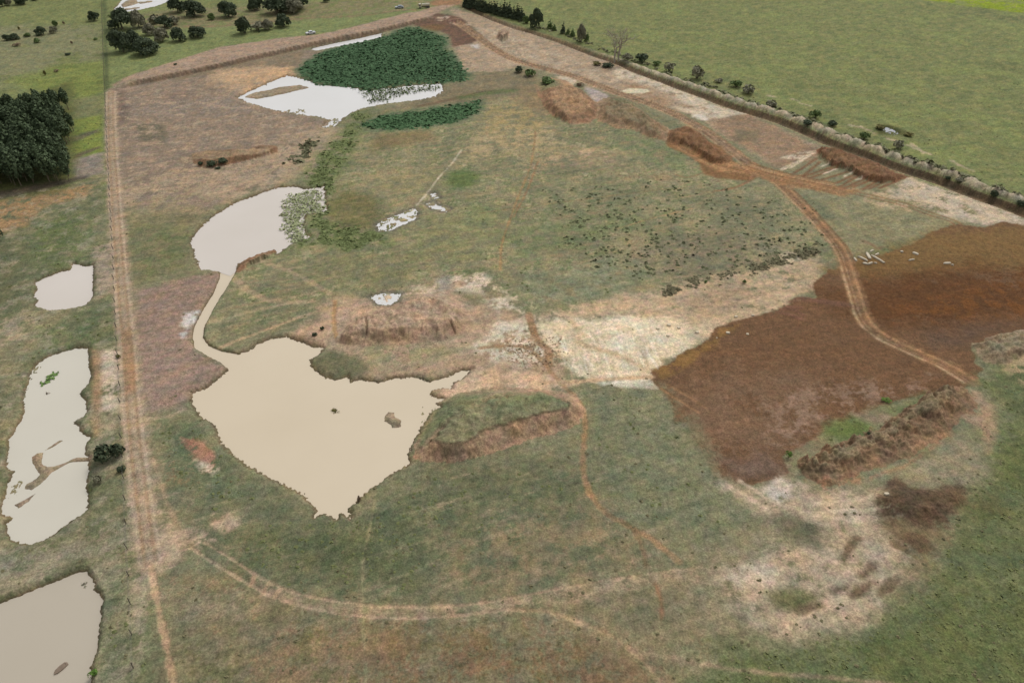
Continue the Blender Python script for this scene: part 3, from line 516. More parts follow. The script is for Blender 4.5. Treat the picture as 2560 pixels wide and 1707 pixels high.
mound(Z(960,0,7.35, [(2060,690),(2120,560),(2220,530),(2310,600),(2290,710),(2180,770)]), Z(960,0,7.35, [(2140,620),(2180,580),(2240,580),(2270,620),(2250,670),(2180,690)]), 2.6, 20, (130,106,86), (152,130,110), 9, .2)
mound(F([(2232,792),(2290,768),(2352,756),(2460,750),(2460,835),(2352,815),(2310,838),(2258,832)]), F([(2260,790),(2300,778),(2352,772),(2420,770),(2420,800),(2352,798),(2300,810)]), 1.2, 21, (138,122,98), (142,130,106), 8, .8, warp=1.4)
mound(F([(1955,1130),(2030,1110),(2110,1125),(2215,1120),(2220,1165),(2130,1205),(2040,1205),(2015,1160)]), F([(2040,1140),(2110,1135),(2180,1140),(2150,1165),(2060,1170)]), .7, 22, None, None, 6, .4)
# relief of the brown field and of scraped ground
i = np.nonzero(TAG == 2)[0]; H[i] += (.10 * NS[2.5][i] + .05 * NS[.7][i]).astype(np.float32)
# ------------------------------------------------------------------ ponds: the ground sinks under each water level
PONDS = []
def pond(name, label, pts, wl, slope=.32, warp=.8, isl=(), speck=None, depth=1.2, wet=(108,94,72)):
    P = Wd(pts, wl); i = bbox(P, 4)
    n = warp * (.5 * NS[2.5][i] + .6 * NS[.7][i] + .25 * NS[8][i])
    s = poly_sd(X32[i], Y32[i], P) + n
    hp = wl - np.where(s > 0, np.minimum(s * slope + .04, depth), s * slope * 1.6 - .04)
    for q in isl:
        Q = Wd(q, wl); si = poly_sd(X32[i], Y32[i], Q) + n * .4
        mix(i, sstep(-1.0, .0, si), (150,134,110)); hp = np.maximum(hp, np.where(si > -1.2, wl + np.clip(si * .45 + .02, -.5, .35), -99))
    if speck is not None:
        for q, dens in speck:
            Q = Wd(q, wl); m = (poly_sd(X32[i], Y32[i], Q) + n > 0) & (s > -.6)
            hp = np.where(m, wl + .10 * (NS[.7][i] * .7 + NS[2.5][i] + dens), hp)
    old = H[i].copy()
    H[i] = np.where(s > -4, np.minimum(old, hp), old).astype(np.float32)
    isl_m = (hp > wl) & (s > .3)
    band = np.where(isl_m, 0, 1) * sstep(-1.6, -.2, s) * sstep(wl + .5, wl + .1, H[i]); mix(i, band * .85, wet)
    TAG[i[(s > .2)]] = 0
    PONDS.append((name, label, P, wl))
heart = F([(527,812),(545,815),(570,808),(590,792),(625,780),(655,775),(690,785),(715,797),(740,800),(735,812),(712,825),(712,840),(730,855),(745,868),(775,873),(800,866),(806,879),(830,872),(870,880),(905,870),(955,868),(990,878),(1020,870),(1060,853),(1082,850),(1062,868),(1040,880),(1035,893),(1000,893),(985,900),(990,912),(1020,917),(1002,925),(1010,935),(985,945),(975,965),(965,985),(945,1020),(938,1045),(943,1063),(915,1080),(880,1100),(845,1125),(822,1148),(802,1168),(806,1192),(794,1188),(783,1176),(774,1196),(764,1188),(745,1178),(722,1189),(730,1172),(715,1158),(695,1135),(650,1112),(610,1090),(570,1070),(545,1050),(520,1030),(505,1010),(500,990),(487,975),(478,965),(458,955),(440,925),(443,905),(475,892),(500,872),(525,850)])
pond('pond_water', 'largest pond, heart shaped and full of beige muddy water', heart, -.6, warp=.7,
     isl=[T(640, 854, [(1190,680),(1215,645),(1270,650),(1265,690),(1300,710),(1335,720),(1330,780),(1250,790),(1240,760),(1180,730)])],
     speck=[(T(640, 854, [(1540,600),(1640,590),(1600,680),(1520,780),(1440,730),(1460,640)]), -.35)])
mid = F([(440,550),(470,515),(500,490),(545,465),(590,448),(640,432),(680,428),(700,435),(745,430),(748,470),(752,488),(700,492),(692,520),(708,548),(680,557),(652,573),(636,586),(630,574),(600,583),(570,594),(545,607),(540,620),(528,630),(510,622),(490,622),(462,618),(450,590),(445,575),(438,560)])
pond('pond_water', 'pale pond with reeds on its right side, above the narrow channel', mid, -.55, warp=1.0,
     speck=[(F([(655,445),(745,428),(750,495),(700,495),(705,550),(660,560),(640,500)]), -.34)])
pond('channel_water', 'narrow curved channel of beige water between the two ponds', F([(508,612),(505,640),(490,675),(465,715),(447,750),(442,775),(448,800),(480,820),(505,832),(530,852),(548,832),(545,813),(510,808),(480,795),(466,775),(470,750),(487,715),(505,685),(525,655),(538,632),(543,616)]), -.596, .7, .25)
pond('pond_water', 'bright white sheet of water below the green reed bed', F([(545,225),(580,208),(625,188),(660,174),(700,183),(730,195),(790,199),(850,209),(900,203),(960,196),(1010,193),(1018,208),(1000,222),(950,232),(900,237),(860,243),(830,250),(805,260),(785,275),(765,293),(742,293),(757,276),(730,268),(690,265),(650,258),(600,245),(570,235)]), -.5, .2, 1.6,
     isl=[F([(560,224),(585,213),(620,207),(640,201),(690,196),(712,202),(665,213),(628,221),(590,228)])],
     speck=[(F([(850,200),(1015,190),(1018,212),(960,205),(900,218),(860,235),(840,215)]), -.35), (F([(640,255),(700,250),(700,268),(650,262)]), .0), (F([(735,275),(790,270),(770,296),(735,296)]), -.1)])
pond('pond_water', 'thin white strip of water along the top of the reed bed', F([(713,113),(770,100),(830,88),(877,77),(876,86),(830,98),(770,109),(725,118)]), -.45, .5, .5)
pond('pond_water', 'white pond with green islets at the top of the picture behind the round trees', F([(262,22),(275,8),(290,-12),(400,-30),(394,2),(360,15),(320,24),(268,32)]), -.5, .3, 1.2,
     isl=[F([(278,12),(290,2),(312,0),(318,8),(300,14),(282,18)]), F([(318,6),(350,2),(352,5),(322,10)]), F([(278,22),(320,17),(322,20),(285,25)])])
pond('pond_water', 'small rounded white pond between the fence and the left edge', F([(80,650),(100,640),(140,625),(162,620),(170,607),(195,612),(213,610),(213,650),(212,685),(195,703),(150,712),(110,714),(80,702),(88,690),(76,684),(86,665)]), -.7, .5, .6)
lp = T(0, 854, [(805,62),(700,65),(600,90),(500,120),(400,165),(340,210),(300,270),(270,310),(280,350),(240,420),(215,520),(230,640),(200,720),(140,820),(85,900),(80,1000),(70,1100),(75,1160),(130,1190),(90,1290),(60,1400),(20,1520)]) + \
     T(0, 1280, [(30,20),(140,45),(60,110),(75,180),(100,250),(200,292),(300,295),(420,250),(520,190),(620,110),(700,50),(780,0)]) + \
     T(0, 854, [(800,1540),(805,1400),(790,1280),(815,1180),(812,1060),(770,1040),(790,950),(835,880),(760,850),(710,770),(670,740),(760,690),(800,640),(790,560),(735,480),(760,440),(830,360),(830,280),(810,200),(815,120)])
pond('pond_water', 'long pale pond crossed by a bent mud spit, at the left edge', lp, -.65, .4, .45,
     isl=[T(0, 854, [(840,1066),(700,1065),(600,1110),(500,1145),(430,1150),(385,1130),(380,1090),(395,1020),(340,1025),(295,1060),(300,1110),(330,1160),(370,1220),(300,1280),(240,1310),(230,1350),(290,1360),(350,1320),(420,1260),(470,1200),(560,1150),(650,1105),(840,1094)]),
          T(0, 854, [(592,903),(540,908),(480,950),(408,1000),(480,970),(550,925)]), T(0, 854, [(332,1388),(230,1450),(130,1500),(170,1525),(260,1465)])],
     speck=[(T(0, 854, [(300,250),(420,170),(620,100),(560,130),(400,200),(330,300),(250,450),(230,640),(220,600),(225,480)]), -.35), (T(0,854,[(60,1290),(220,1250),(150,1400),(60,1500)]), -.3)])
pond('pond_water', 'still beige pond in the lower left corner', T(0, 1280, [(-900,1250),(-300,960),(0,840),(150,780),(300,720),(450,660),(600,600),(720,550),(800,545),(830,600),(870,660),(860,710),(920,760),(945,820),(920,900),(930,960),(910,1050),(900,1150),(890,1250),(870,1350),(830,1420),(850,1480),(830,1568),(820,1800),(0,2000),(-900,1900)]), -.75, .6, .3)
for q, lb, ds in ((F([(862,518),(880,505),(920,490),(950,478),(962,482),(955,505),(925,518),(900,530),(870,532)]), 'white puddle crossed by a thin path on the green flat', -.1),
              (F([(975,468),(995,463),(1010,472),(1035,480),(1025,488),(990,482)]), 'small white puddle right of the larger one on the flat', .02),
              (F([(985,445),(1000,443),(1010,455),(995,458)]), 'smallest white puddle on the green flat', .0),
              (F([(848,682),(880,673),(922,675),(915,690),(895,702),(868,700)]), 'blue white puddle behind the cut earth mound', -.15)):
    pond('puddle_water', lb, q, -.3, .12, .8, speck=[(q, ds)], depth=.2, wet=(112,106,90))
pond('puddle_water', 'bluish puddle in a dark hollow of the right meadow', T(1920, 0, [(1050,1165),(1100,1170),(1150,1190),(1215,1228),(1150,1245),(1060,1210)]), -.4, .3, .6, wet=(70,72,40), speck=[(T(1920, 0, [(1050,1165),(1100,1170),(1150,1190),(1215,1228),(1150,1245),(1060,1210)]), -.15)])
# ------------------------------------------------------------------ final grain in the colour, then meshes
grass = np.clip((C[:, 1] - C[:, 0] * .93) / (C[:, 1] + 1e-3) * 3.5, 0, 1)
up = grass * .45
C[:, 0] += up * np.maximum(C[:, 1] * .97 - C[:, 0], 0)
h4 = (fbm(X, Y, .32, 611, 2) * np.clip(.9 / gap, 0, 1) ** .5 + .35 * rng.normal(size=X.size)).astype(np.float32)
h1 = fbm(X + 77, Y + 19, 1.6, 301, 3).astype(np.float32) * np.clip(3 / gap, 0, 1) ** .6
h2 = fbm(X - 57, Y + 119, 4.5, 331, 3).astype(np.float32) * np.clip(8 / gap, 0, 1) ** .6
h3 = fbm(X * 1.0, Y * 1.0, .9, 377, 2).astype(np.float32)
var = 1 + .12 * NS['b'] + .14 * NS['p'] + .20 * NS['s'] + .19 * NS[2.5] + .13 * h3 + .12 * h2 - .26 * np.clip(NS[.7] * .6 + h1 * .8 - .45, 0, 1)
var = var + .13 * h4 - .22 * np.clip(h4 * .8 + h3 * .5 - .6, 0, 1) + .16 * np.clip(h4 * .8 - h3 * .5 - .75, 0, 1)
var = np.where(TAG == 2, 1 + (var - 1) * .5, var)
lum_ = C.mean(1); var = 1 + (var - 1) * np.interp(lum_, [.28, .55], [1, .55])
C *= np.clip(var, .45, 1.6)[:, None]
hk = np.where(TAG == 2, .5, 1); h1 = h1 * hk; h2 = h2 * hk
C[:, 0] *= 1 + .12 * h1 + .13 * h2 + .07 * NS['s'] * hk; C[:, 1] *= 1 + .02 * h2 - .02 * h1; C[:, 2] *= 1 - .10 * h2 + .11 * h1 + .03 * NS['s']
C[:, 2] *= 1 + .07 * grass
C = np.clip(C, .01, .86)
def N(nt, t, **kw):
    n = nt.nodes.new(t)
    for k, vv in kw.items(): setattr(n, k, vv)
    return n
def ground_mat():
    m = bpy.data.materials.new('soil_and_grass'); m.use_nodes = True; nt = m.node_tree; b = nt.nodes['Principled BSDF']
    b.inputs['Roughness'].default_value = .95; b.inputs['Specular IOR Level'].default_value = .15
    at_ = N(nt, 'ShaderNodeAttribute', attribute_name='soil'); ga = N(nt, 'ShaderNodeAttribute', attribute_name='grass')
    geo = N(nt, 'ShaderNodeNewGeometry')
    def noise(sc, det, ro=.6):
        n = N(nt, 'ShaderNodeTexNoise'); n.inputs['Scale'].default_value = sc; n.inputs['Detail'].default_value = det; n.inputs['Roughness'].default_value = ro
        nt.links.new(geo.outputs['Position'], n.inputs['Vector']); return n
    n1 = noise(.9, 5, .7); n2 = noise(3.2, 3, .7)
    def rng_(sock, a, b_, c, d_):
        r = N(nt, 'ShaderNodeMapRange'); r.inputs[1].default_value = a; r.inputs[2].default_value = b_; r.inputs[3].default_value = c; r.inputs[4].default_value = d_
        nt.links.new(sock, r.inputs[0]); return r.outputs[0]
    f1 = rng_(n1.outputs['Fac'], .34, .66, .76, 1.24); f2 = rng_(n2.outputs['Fac'], .36, .64, .74, 1.26)
    mu = N(nt, 'ShaderNodeMath', operation='MULTIPLY'); nt.links.new(f1, mu.inputs[0]); nt.links.new(f2, mu.inputs[1])
    vm = N(nt, 'ShaderNodeVectorMath', operation='SCALE'); nt.links.new(at_.outputs['Color'], vm.inputs[0]); nt.links.new(mu.outputs[0], vm.inputs['Scale'])
    # tufts: darker clumps where grass grows
    vo = N(nt, 'ShaderNodeTexVoronoi'); vo.inputs['Scale'].default_value = .55; vo.inputs['Randomness'].default_value = 1
    nt.links.new(geo.outputs['Position'], vo.inputs['Vector'])
    n3 = noise(.22, 3)
    tv = rng_(vo.outputs['Distance'], .12, .55, 1, 0); tn = rng_(n3.outputs['Fac'], .48, .6, 0, 1)
    m1 = N(nt, 'ShaderNodeMath', operation='MULTIPLY'); nt.links.new(tv, m1.inputs[0]); nt.links.new(tn, m1.inputs[1])
    m2 = N(nt, 'ShaderNodeMath', operation='MULTIPLY'); nt.links.new(m1.outputs[0], m2.inputs[0]); nt.links.new(ga.outputs['Fac'], m2.inputs[1])
    m3 = N(nt, 'ShaderNodeMath', operation='MULTIPLY'); nt.links.new(m2.outputs[0], m3.inputs[0]); m3.inputs[1].default_value = .10
    mx = N(nt, 'ShaderNodeMix', data_type='RGBA'); nt.links.new(m3.outputs[0], mx.inputs[0]); nt.links.new(vm.outputs[0], mx.inputs[6]); mx.inputs[7].default_value = (.095, .10, .048, 1)
    nt.links.new(mx.outputs[2], b.inputs['Base Color'])
    bp = N(nt, 'ShaderNodeBump'); bp.inputs['Strength'].default_value = .35; bp.inputs['Distance'].default_value = .2
    nt.links.new(mu.outputs[0], bp.inputs['Height']); nt.links.new(bp.outputs[0], b.inputs['Normal'])
    return m
GM = ground_mat()
H = H.astype(np.float32)
far_k = np.repeat(yrow, NX)
quad0 = (np.arange(NY - 1)[:, None] * NX + np.arange(NX - 1)[None, :]).ravel()
FT = TAG[quad0]
def sheet(name, sel, label=None, kind='structure', cat=None, group=None):
    q = quad0[sel]
    if not len(q): return None
    f = np.stack([q, q + 1, q + NX + 1, q + NX], 1)
    u, inv = np.unique(f.ravel(), return_inverse=True)
    me = bpy.data.meshes.new(name); me.vertices.add(len(u)); me.loops.add(inv.size); me.polygons.add(len(q))
    co = np.stack([X[u], Y[u], H[u]], 1).astype(np.float32); me.vertices.foreach_set('co', co.ravel())
    me.loops.foreach_set('vertex_index', inv.astype(np.int32)); me.polygons.foreach_set('loop_start', (np.arange(len(q)) * 4).astype(np.int32))
    a = me.attributes.new('soil', 'FLOAT_COLOR', 'POINT'); cc = np.ones((len(u), 4), np.float32); cc[:, :3] = C[u]; a.data.foreach_set('color', cc.ravel())
    g = me.attributes.new('grass', 'FLOAT', 'POINT'); g.data.foreach_set('value', grass[u].astype(np.float32))
    me.update(calc_edges=True); me.validate() if False else None
    me.polygons.foreach_set('use_smooth', np.ones(len(q), bool)); me.materials.append(GM)
    o = bpy.data.objects.new(name, me); COL.objects.link(o)
    if kind: o['kind'] = kind
    if label: o['label'] = label
    if cat: o['category'] = cat
    if group: o['group'] = group
    return o
sheet('ground', FT == 0, 'grassland and bare soil of the dug over site')
sheet('soil_field', FT == 2, 'wide field of freshly spread dark brown soil')
sheet('dirt_road', FT == 3, 'straight pale dirt road beside the fence')
sheet('dirt_path', FT == 4, 'narrow orange path running on from the dirt road')
sheet('dirt_path', FT == 5, 'curved twin wheel path across the lower meadow')
sheet('haul_road', FT == 6, 'brown rutted haul road winding across the site')
sheet('ditch_ground', FT == 7, 'deep brown drainage ditch along the meadow')
MN = {10: ('grass topped earth mound with a fluted vertical cut face beside the heart shaped pond'), 11: ('light brown cut mound with cracks above the heart shaped pond'),
      12: ('long rough ridge of brown earth below the dark soil field'), 13: ('brown earth mound just left of the haul road crossing'),
      14: ('overgrown earth mound with eroded flanks below the haul road'), 15: ('dark freshly tipped soil mound inside the haul road bend'),
      16: ('reddish brown tipped soil heap with dozer streaks beside the ditch'), 17: ('low earth mound with shrubs on the far dry floor'),
      18: ('narrow tongue of brown earth beside the channel mouth'), 19: ('small dark soil heap near the wet corner above the reeds'),
      20: ('round earth heap right of the haul road near its far end'), 21: ('grey earth heap at the right edge below the soil field'),
      22: ('flat dark brown soil heap on the pale dug ground')}
for k, lb in MN.items(): sheet('earth_mound', FT == k, lb, None, 'earth mound')
for k in range(npile): sheet('spoil_pile', FT == PILE0 + k, 'pale pile of dug earth in the row along the ditch', None, 'earth pile', 'spoil piles thrown up along the ditch')
# height lookup for placing things
def height(x, y):
    r = int(np.clip(np.searchsorted(yrow, y) - 1, 0, NY - 2)); t = x / dep[r]
    c = int(np.clip(np.searchsorted(tcol, t) - 1, 0, NX - 2)); return float(H[r * NX + c])
def on(px, py):
    z = 0.0
    for _ in range(4): x, y, _z = at(px, py, z); z = height(x, y)
    return x, y, z
def ground_col(x, y):
    r = int(np.clip(np.searchsorted(yrow, y) - 1, 0, NY - 2)); c = int(np.clip(np.searchsorted(tcol, x / dep[r]) - 1, 0, NX - 2)); return r * NX + c
# ------------------------------------------------------------------ water
def water_mat(name, col):
    m = bpy.data.materials.new(name); m.use_nodes = True; nt = m.node_tree; b = nt.nodes['Principled BSDF']
    geo = N(nt, 'ShaderNodeNewGeometry'); n = N(nt, 'ShaderNodeTexNoise'); n.inputs['Scale'].default_value = .035; n.inputs['Detail'].default_value = 5
    nt.links.new(geo.outputs['Position'], n.inputs['Vector'])
    r = N(nt, 'ShaderNodeMix', data_type='RGBA'); c = alb(col); nt.links.new(n.outputs['Fac'], r.inputs[0])
    r.inputs[6].default_value = (*np.minimum(c * 1.09, .9), 1); r.inputs[7].default_value = (*(c * np.array([.92, .90, .86])), 1); nt.links.new(r.outputs[2], b.inputs['Base Color'])
    b.inputs['Roughness'].default_value = .12; b.inputs['IOR'].default_value = 1.33
    n2 = N(nt, 'ShaderNodeTexNoise'); n2.inputs['Scale'].default_value = 1.5; n2.inputs['Detail'].default_value = 2; nt.links.new(geo.outputs['Position'], n2.inputs['Vector'])
    bp = N(nt, 'ShaderNodeBump'); bp.inputs['Strength'].default_value = .08; bp.inputs['Distance'].default_value = .05; nt.links.new(n2.outputs['Fac'], bp.inputs['Height']); nt.links.new(bp.outputs[0], b.inputs['Normal'])
    return m
WM = {k: water_mat('muddy_water_' + k, c) for k, c in (('warm', (208,194,171)), ('mid', (206,198,190)), ('white', (213,212,211)), ('pale', (202,197,184)), ('grey', (182,173,158)), ('clear', (150,152,156)))}  # white puts sky reflection on far ponds and puddles into the base colour
wsel = ['warm', 'mid', 'warm', 'white', 'white', 'white', 'mid', 'pale', 'grey'] + ['white'] * 4 + ['clear']
for k, (nm, lb, P, wl) in enumerate(PONDS):
    cx, cy = P.mean(0); ar = sum(P[a][0] * P[(a + 1) % len(P)][1] - P[(a + 1) % len(P)][0] * P[a][1] for a in range(len(P)))
    sgn = 1 if ar > 0 else -1; Q = []
    for a in range(len(P)):
        e1 = P[a] - P[a - 1]; e2 = P[(a + 1) % len(P)] - P[a]
        nn = np.array([e1[1], -e1[0]]) / (np.linalg.norm(e1) + 1e-6) + np.array([e2[1], -e2[0]]) / (np.linalg.norm(e2) + 1e-6)
        nl = np.linalg.norm(nn); nn = nn / nl if nl > .3 else nn * 0
        Q.append(P[a] + sgn * nn * .9)
    vs = [(float(a), float(b), wl) for a, b in Q]
    if sgn < 0: vs = vs[::-1]
    me = bpy.data.meshes.new(nm)
    from mathutils.geometry import tessellate_polygon
    tris = tessellate_polygon([[Vector(v_) for v_ in vs]])
    fs = []
    for t in tris:
        a, b, c_ = [Vector(vs[q]) for q in t]
        fs.append(t if (b - a).cross(c_ - a).z > 0 else t[::-1])
    me.from_pydata(vs, [], fs); me.materials.append(WM[wsel[k]])
    o = bpy.data.objects.new(nm, me); COL.objects.link(o); o['kind'] = 'structure'; o['label'] = lb
# ------------------------------------------------------------------ plants
def leaf_mat(name, base, spread=.35):
    m = bpy.data.materials.new(name); m.use_nodes = True; nt = m.node_tree; b = nt.nodes['Principled BSDF']
    c = alb(base); a = N(nt, 'ShaderNodeAttribute', attribute_name='tone'); r = N(nt, 'ShaderNodeMix', data_type='RGBA')
    nt.links.new(a.outputs['Fac'], r.inputs[0]); lo = c * (1 - spread); hi = c * (1 + spread); hi[0] *= 1.06
    r.inputs[6].default_value = (*lo, 1); r.inputs[7].default_value = (*hi, 1); nt.links.new(r.outputs[2], b.inputs['Base Color'])
    b.inputs['Roughness'].default_value = .8; b.inputs['Specular IOR Level'].default_value = .2
    return m
def plain_mat(name, base, rough=.8, nscale=4.0, metal=0, spec=.3):
    m = bpy.data.materials.new(name); m.use_nodes = True; nt = m.node_tree; b = nt.nodes['Principled BSDF']; c = alb(base)
    geo = N(nt, 'ShaderNodeNewGeometry'); n = N(nt, 'ShaderNodeTexNoise'); n.inputs['Scale'].default_value = nscale; n.inputs['Detail'].default_value = 4
    nt.links.new(geo.outputs['Position'], n.inputs['Vector']); r = N(nt, 'ShaderNodeMix', data_type='RGBA'); nt.links.new(n.outputs['Fac'], r.inputs[0])
    r.inputs[6].default_value = (*(c * .75), 1); r.inputs[7].default_value = (*np.minimum(c * 1.2, .9), 1); nt.links.new(r.outputs[2], b.inputs['Base Color'])
    b.inputs['Roughness'].default_value = rough; b.inputs['Metallic'].default_value = metal; b.inputs['Specular IOR Level'].default_value = spec
    return m
LM = {'dark': leaf_mat('dark_leaves', (72,84,62), .4), 'mid': leaf_mat('green_leaves', (96,116,68), .4), 'grey': leaf_mat('grey_green_leaves', (128,128,106), .3),
      'olive': leaf_mat('olive_leaves', (112,108,62), .35), 'grove': leaf_mat('grove_leaves', (80,96,68), .5), 'reed': leaf_mat('reed_leaves', (72,106,66), .45),
      'bright': leaf_mat('bright_leaves', (104,140,62), .3), 'brown': leaf_mat('dry_twigs', (122,104,84), .35), 'tuft': leaf_mat('grass_blades', (98,104,66), .4),
      'pale': leaf_mat('pale_reed_blades', (150,158,112), .3)}
BARK = plain_mat('bark', (118,106,88)); PALEBARK = plain_mat('pale_bark', (176,168,150)); 
def raw_mesh(name, co, faces_n, idx, mat, tone=None, smooth=False):
    """co (n,3); faces all of faces_n corners; idx flat"""
    me = bpy.data.meshes.new(name); nf = len(idx) // faces_n
    me.vertices.add(len(co)); me.loops.add(len(idx)); me.polygons.add(nf)
    me.vertices.foreach_set('co', np.asarray(co, np.float32).ravel()); me.loops.foreach_set('vertex_index', np.asarray(idx, np.int32))
    me.polygons.foreach_set('loop_start', (np.arange(nf) * faces_n).astype(np.int32))
    if tone is not None:
        a = me.attributes.new('tone', 'FLOAT', 'POINT'); a.data.foreach_set('value', np.asarray(tone, np.float32))
    me.update(calc_edges=True)
    if smooth: me.polygons.foreach_set('use_smooth', np.ones(nf, bool))
    me.materials.append(mat); return me
def leaves(centres, radii, n, size, g, squash=1.0):
    """quads scattered over lumps"""
    centres = np.array(centres, float); radii = np.array(radii, float); p = radii ** 2; p /= p.sum()
    k = g.choice(len(centres), n, p=p); d = g.normal(size=(n, 3)); d /= np.linalg.norm(d, axis=1)[:, None]
    d[:, 2] = np.where(d[:, 2] < -.5, -d[:, 2], d[:, 2])
    rr = radii[k] * g.uniform(.55, 1.06, n) ** .7
    c = centres[k] + d * rr[:, None] * np.array([1, 1, squash])
    nrm = d + g.normal(size=(n, 3)) * .55; nrm /= np.linalg.norm(nrm, axis=1)[:, None]
    a = np.cross(nrm, g.normal(size=(n, 3))); a /= np.linalg.norm(a, axis=1)[:, None]; b = np.cross(nrm, a)
    s = size * g.uniform(.55, 1.3, n)[:, None]; a = a * s; b = b * s * .7
    co = np.stack([c - a - b, c + a - b * .6, c + a * .8 + b, c - a * .7 + b * .9], 1).reshape(-1, 3)
    tone = np.repeat(np.clip(.5 + .22 * g.normal(size=n) + .12 * g.normal(size=len(centres))[k], 0, 1), 4)
    return co, np.arange(4 * n), tone
def tube(path, r0, r1, seg=6):
    path = [np.array(p, float) for p in path]; co = []; idx = []
    for i, p in enumerate(path):
        t = path[min(i + 1, len(path) - 1)] - path[max(i - 1, 0)]; t /= np.linalg.norm(t) + 1e-9
        u = np.cross(t, [0, 1, .01]); u /= np.linalg.norm(u) + 1e-9; w_ = np.cross(t, u); r = r0 + (r1 - r0) * i / (len(path) - 1)
        for s in range(seg): a = 2 * math.pi * s / seg; co.append(p + (u * math.cos(a) + w_ * math.sin(a)) * r)
    for i in range(len(path) - 1):
        for s in range(seg): idx += [i * seg + s, i * seg + (s + 1) % seg, (i + 1) * seg + (s + 1) % seg, (i + 1) * seg + s]
    return co, idx
def join_tubes(ts):
    co = []; idx = []
    for c, i in ts: idx += [k + len(co) for k in i]; co += c
    return co, idx
def thing(name, label, cat, loc, rz=0, group=None):
    o = bpy.data.objects.new(name, None); COL.objects.link(o); o.location = loc; o.rotation_euler = (0, 0, rz)
    o['label'] = label; o['category'] = cat
    if group: o['group'] = group
    return o
def part(name, me, parent, loc=(0, 0, 0), label=None):
    o = bpy.data.objects.new(name, me); COL.objects.link(o); o.parent = parent; o.location = loc
    if label: o['label'] = label
    return o
def tag(o, label, cat, group=None):
    o['label'] = label; o['category'] = cat
    if group: o['group'] = group
    return o
def broad_tree_meshes(seed, mat, w=10., h=8., n=2600, leaf=.36, low=.04):
    g = np.random.default_rng(seed); R_ = w / 2; cs = []; rs = []; tubes = [tube([(0, 0, -.3), (.1, 0, h * .2), (.1, .1, h * .42)], .34, .24)]
    zc = h * (low + (1 - low) * .45); hh = h * (1 - low) / 2
    for k in range(9):
        a = 2 * math.pi * k / 9 + g.uniform(-.3, .3); q = g.uniform(.45, .68); z = zc + hh * g.uniform(-.6, .25); r = R_ * g.uniform(.30, .46)
        c = (math.cos(a) * R_ * q, math.sin(a) * R_ * q, z); cs.append(c); rs.append(r); tubes.append(tube([(.1, .1, h * .3), (c[0] * .5, c[1] * .5, h * .45), c], .16, .05, 5))
    for k in range(4):
        a = g.uniform(0, 6.28); c = (math.cos(a) * R_ * .25, math.sin(a) * R_ * .25, zc + hh * g.uniform(.25, .6)); cs.append(c); rs.append(R_ * g.uniform(.32, .44))
    co, idx, tone = leaves(cs, rs, n, leaf, g, min(1, hh / R_ * 1.5)); co[:, 2] = np.maximum(co[:, 2], h * low * .7)
    tc_, ti = join_tubes(tubes)
    return raw_mesh('crown', co, 4, idx, mat, tone), raw_mesh('trunk', tc_, 4, ti, BARK)
def slim_tree_meshes(seed, mat, w=3.4, h=9., n=520, leaf=.34, bare=.3, cone=False):
    g = np.random.default_rng(seed); cs = []; rs = []; m = 7
    for k in range(m):
        f = k / (m - 1); z = h * (bare + (1 - bare) * (f * .92 + .05)); r = w / 2 * ((1 - f) * .9 + .12 if cone else math.sin(math.pi * (.15 + .8 * f)) * .85 + .08)
        cs.append((g.uniform(-.15, .15) * w, g.uniform(-.15, .15) * w, z)); rs.append(r)
    co, idx, tone = leaves(cs, rs, n, leaf, g)
    tc_, ti = join_tubes([tube([(0, 0, -.3), (.08, 0, h * .4), (0, .05, h * .9)], .15, .04)] + [tube([(0, 0, h * (bare + .1 * k)), (math.cos(k * 2.4) * w * .3, math.sin(k * 2.4) * w * .3, h * (bare + .12 + .1 * k))], .05, .02, 4) for k in range(5)])
    return raw_mesh('crown', co, 4, idx, mat, tone), raw_mesh('trunk', tc_, 4, ti, BARK)
def bush_meshes(seed, mat, n=260, leaf=.16, twig=None):
    """unit bush: width 1, height .8"""
    g = np.random.default_rng(seed); cs = [(g.uniform(-.25, .25), g.uniform(-.25, .25), g.uniform(.22, .42)) for _ in range(6)]; rs = [g.uniform(.18, .3) for _ in range(6)]
    co, idx, tone = leaves(cs, rs, n, leaf * .45, g, .9); co[:, 2] = np.maximum(co[:, 2], .0)
    ts = [tube([(0, 0, -.05), (c[0] * .5, c[1] * .5, c[2] * .5), (c[0] * 1.5, c[1] * 1.5, c[2] * 1.5)], .02, .008, 4) for c in cs]
    tc_, ti = join_tubes(ts); return raw_mesh('foliage', co, 4, idx, mat, tone), raw_mesh('stem', tc_, 4, ti, BARK)
def ppm(y, z=0):   # photo pixels per metre at a point
    return FPX / (y * cp + (CAM_H - z) * sp)
BT = [broad_tree_meshes(100 + k, LM['dark' if k < 4 else 'grey'], 10, 8) for k in range(5)] + [broad_tree_meshes(140, LM['mid'], 10, 8)]
def place_tree(px, py, wpx, hpx, label, proto=0, name='tree', cat='tree', group=None, protos=None, h0=8., w0=10., kids=('crown', 'trunk')):
    x, y, z = on(px, py); k = ppm(y, z); dpt = math.atan2(CAM_H - z, y)
    wm = wpx / k; hm = max(wm * .35, (hpx / k - .2 * wm * math.sin(dpt)) / math.cos(dpt)) * (1.2 if protos is None else 1)
    t = thing(name, label, cat, (x, y, z - .05), random.uniform(0, 6.28), group); me = (protos or BT)[proto]
    t.scale = (wm / w0, wm / w0, hm / h0)
    for m_, n_ in zip(me, kids): part(n_, m_, t)
    return t
